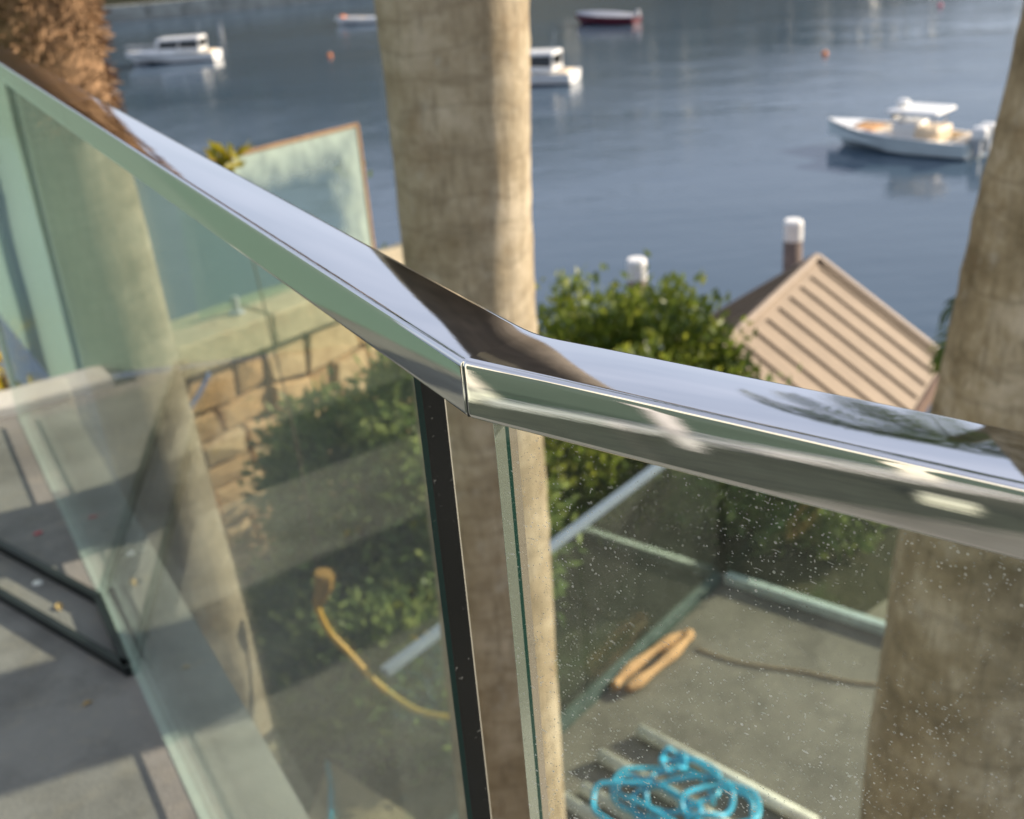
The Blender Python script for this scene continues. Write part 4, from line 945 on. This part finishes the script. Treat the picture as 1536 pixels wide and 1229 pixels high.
# cabin cruisers
def cruiser(bow, stern, label, B=2.5, aft_window=False):
    b = Boat('cabin_cruiser', label, 'boat', bow, stern, 'boats on moorings'); L = b.L; b.root.scale = (1, 1, .84)
    rows = hull_pts(L, B, 1.15, .75, .3, .10)
    m = MB(); hull_mesh(rows, m, 0, .12, .7); b.part(m, 'hull', 'gel_white')
    m = MB()
    for i, (k, c, r) in enumerate(rows):
        for s in (1, -1): m.v += [(k[0], 0, k[2]-.01), (c[0], s*(c[1]+.012), c[2]-.02 if c[2] < .3 else .10)]
    for i in range(len(rows)-1):
        for s in (0, 1): a = i*4+s*2; m.f.append((a, a+4, a+5, a+1)); m.mi.append(0)
    b.part(m, 'boot_stripe', 'antifoul')
    m = MB(); m.v = []
    for i, (k, c, r) in enumerate(rows[:9]):
        cam_ = .16*min(1, i/4)
        for s in (1, 0, -1): m.v.append((r[0]+.02, s*max(0, r[1]-.1), r[2]+.02+cam_*(s == 0)))
    for i in range(8):
        for j in range(2): m.f.append((3*i+j, 3*i+3+j, 3*i+4+j, 3*i+1+j)); m.mi.append(0)
    b.part(m, 'foredeck', 'gel_white')
    x0, x1 = L*.40, L*.86; hw = B*.38
    m = MB(); vs_ = [(x0, -hw, .9), (x1, -hw, .9), (x1, hw, .9), (x0, hw, .9), (x0+.1, -hw*.97, 1.30), (x1, -hw*.97, 1.15), (x1, hw*.97, 1.15), (x0+.1, hw*.97, 1.30)]
    m.add(vs_, [(0, 1, 5, 4), (1, 2, 6, 5), (2, 3, 7, 6), (3, 0, 4, 7), (4, 5, 6, 7)]); b.part(m, 'cabin', 'gel_white')
    m = MB(); zr = 1.92
    vs_ = [(x0-.1, -hw*.9, zr), (x1+.1, -hw*.95, zr), (x1+.1, hw*.95, zr), (x0-.1, hw*.9, zr), (x0+.1, -hw*.8, zr+.22), (x1, -hw*.9, zr+.22), (x1, hw*.9, zr+.22), (x0+.1, hw*.8, zr+.22)]
    m.add(vs_, [(3, 2, 1, 0), (0, 1, 5, 4), (1, 2, 6, 5), (2, 3, 7, 6), (3, 0, 4, 7), (4, 5, 6, 7)]); b.part(m, 'cabin_roof', 'gel_white', bevel=.05)
    for s in (-1, 1):
        for (u0, u1) in ((.08, .48), (.56, .97)):
            m = MB(); a = x0+(x1-x0)*u0; c = x0+(x1-x0)*u1
            m.add([(a, s*hw*.94, 1.25), (c, s*hw*.94, 1.16), (c, s*hw*.9, 1.93), (a+.18, s*hw*.9, 1.93), (a, s*hw*.92, 1.25), (c, s*hw*.92, 1.16), (c, s*hw*.88, 1.93), (a+.18, s*hw*.88, 1.93)],
                  [(0, 1, 2, 3), (7, 6, 5, 4), (0, 4, 5, 1), (1, 5, 6, 2), (2, 6, 7, 3), (3, 7, 4, 0)]); b.part(m, 'window', 'tint')
        for u in (0.04, .52, .985):
            m = MB(); a = x0+(x1-x0)*u; m.tube([(a, s*hw*.95, 1.1), (a+.06, s*hw*.9, 1.94)], .05, 6); b.part(m, 'pillar', 'gel_white')
    m = MB(); m.add([(x0-.02, -hw*.85, 1.2), (x0-.02, hw*.85, 1.2), (x0+.22, hw*.8, 1.93), (x0+.22, -hw*.8, 1.93), (x0, -hw*.85, 1.2), (x0, hw*.85, 1.2), (x0+.24, hw*.8, 1.93), (x0+.24, -hw*.8, 1.93)],
                    [(0, 1, 2, 3), (7, 6, 5, 4), (0, 4, 5, 1), (1, 5, 6, 2), (2, 6, 7, 3), (3, 7, 4, 0)]); b.part(m, 'windscreen', 'tint')
    for s in (-1, 1):
        m = MB(); pts = [(r[0]+.05, s*max(0, r[1]-.06), r[2]+.5) for (k, c, r) in rows[:7]]; m.tube(pts, .025, 6)
        for q in range(0, 7, 2): k, c, r = rows[q]; m.tube([(r[0]+.05, s*max(0, r[1]-.06), r[2]), pts[q]], .02, 6)
        b.part(m, 'bow_rail', 'chrome')
    m = MB(); m.box((L*.92, 0, .72), (L*.08, B*.6, .22)); b.part(m, 'stern_box', 'gel_cream', bevel=.04)
    m = MB(); m.tube([(x1-.3, .2, 2.1), (x1-.1, .25, 3.4)], .018, 6); b.part(m, 'aerial', 'chrome')
    m = MB(); m.ball((L*.36, .3, 1.45), .25, 10, 6, (1, 1, .9)); b.part(m, 'fender', 'gel_white', None, True)
    return b
cruiser((-27.6, 95.6), (-20.3, 94.6), 'white cabin cruiser moored alone near the far shore with two dark side windows')
cruiser((-1.6, 72.0), (5.25, 69.2), 'white cabin cruiser half hidden behind the middle palm trunk')
# maroon dinghy with grey cover
b = Boat('dinghy', 'low maroon open boat under a grey cover', 'boat', (7.7, 97.4), (12.1, 94.1), 'boats on moorings'); L = b.L
rows = hull_pts(L, 1.7, .75, .55, .2, .08); m = MB(); hull_mesh(rows, m, 0, .08, .3); b.part(m, 'hull', 'gel_red')
m = MB()
for i, (k, c, r) in enumerate(rows):
    for s in (1, 0, -1): m.v.append((r[0], s*(r[1]+.03), r[2]+.03+(.28*math.sin(math.pi*i/(len(rows)-1))**.5+.05)*(s == 0)))
for i in range(len(rows)-1):
    for j in range(2): m.f.append((3*i+j, 3*i+3+j, 3*i+4+j, 3*i+1+j)); m.mi.append(0)
b.part(m, 'cover', 'cover_grey')
m = MB(); m.box((L+.1, 0, .75), (.3, .34, .5)); b.part(m, 'outboard_motor', 'cover_grey', bevel=.08)
b = Boat('dinghy', 'pale open dinghy near the far shore showing past the middle palm', 'boat', (-13.0, 112.5), (-8.4, 110.8), 'boats on moorings'); L = b.L
rows = hull_pts(L, 1.7, .7, .5, .2, .08); m = MB(); hull_mesh(rows, m, 0, .08, .3); b.part(m, 'hull', 'gel_white')
m = MB(); m.box((L*.5, 0, .45), (.35, 1.35, .06)); b.part(m, 'thwart', 'gel_cream', bevel=.02)
m = MB(); m.box((L*.15, 0, .62), (.5, .5, .3)); b.part(m, 'bow_bag', 'buoy', bevel=.08)
m = MB(); m.box((L+.1, 0, .7), (.3, .34, .5)); b.part(m, 'outboard_motor', 'engine_grey', bevel=.08)
def sailing_post(x, y, lb):
    r0 = empty('channel_post', (x, y, WATER-1), lb, 'post')
    m = MB(); m.tube([(x, y, WATER-1), (x, y, WATER+2.6)], .30, 10); m.build('shaft', 'cover_grey', r0); m = MB(); m.tube([(x, y, WATER+2.6), (x, y, WATER+3.1)], [.34, .2], 10); m.build('cap', 'white_cap', r0)
sailing_post(-29.2, 139.5, 'pale post standing in the water before the far sea wall')
for (x, y, mt, lb) in ((-11.17, 90.2, 'buoy', 'small orange mooring buoy out from the lone cabin cruiser'), (20.2, 71.2, 'buoy', 'small orange mooring buoy beyond the centre-console boat'), (33.6, 89.0, 'buoy_pink', 'small pink mooring buoy far beyond the centre-console boat')):
    r0 = empty('buoy', (x, y, WATER), lb, 'buoy', 'mooring buoys'); m = MB(); m.ball((x, y, WATER+.08), .18, 12, 8); m.build('float', mt, r0, True)
    m = MB(); m.tube([(x, y, WATER+.22), (x, y, WATER+.34)], .035, 8); m.build('ring', 'engine_grey', r0)
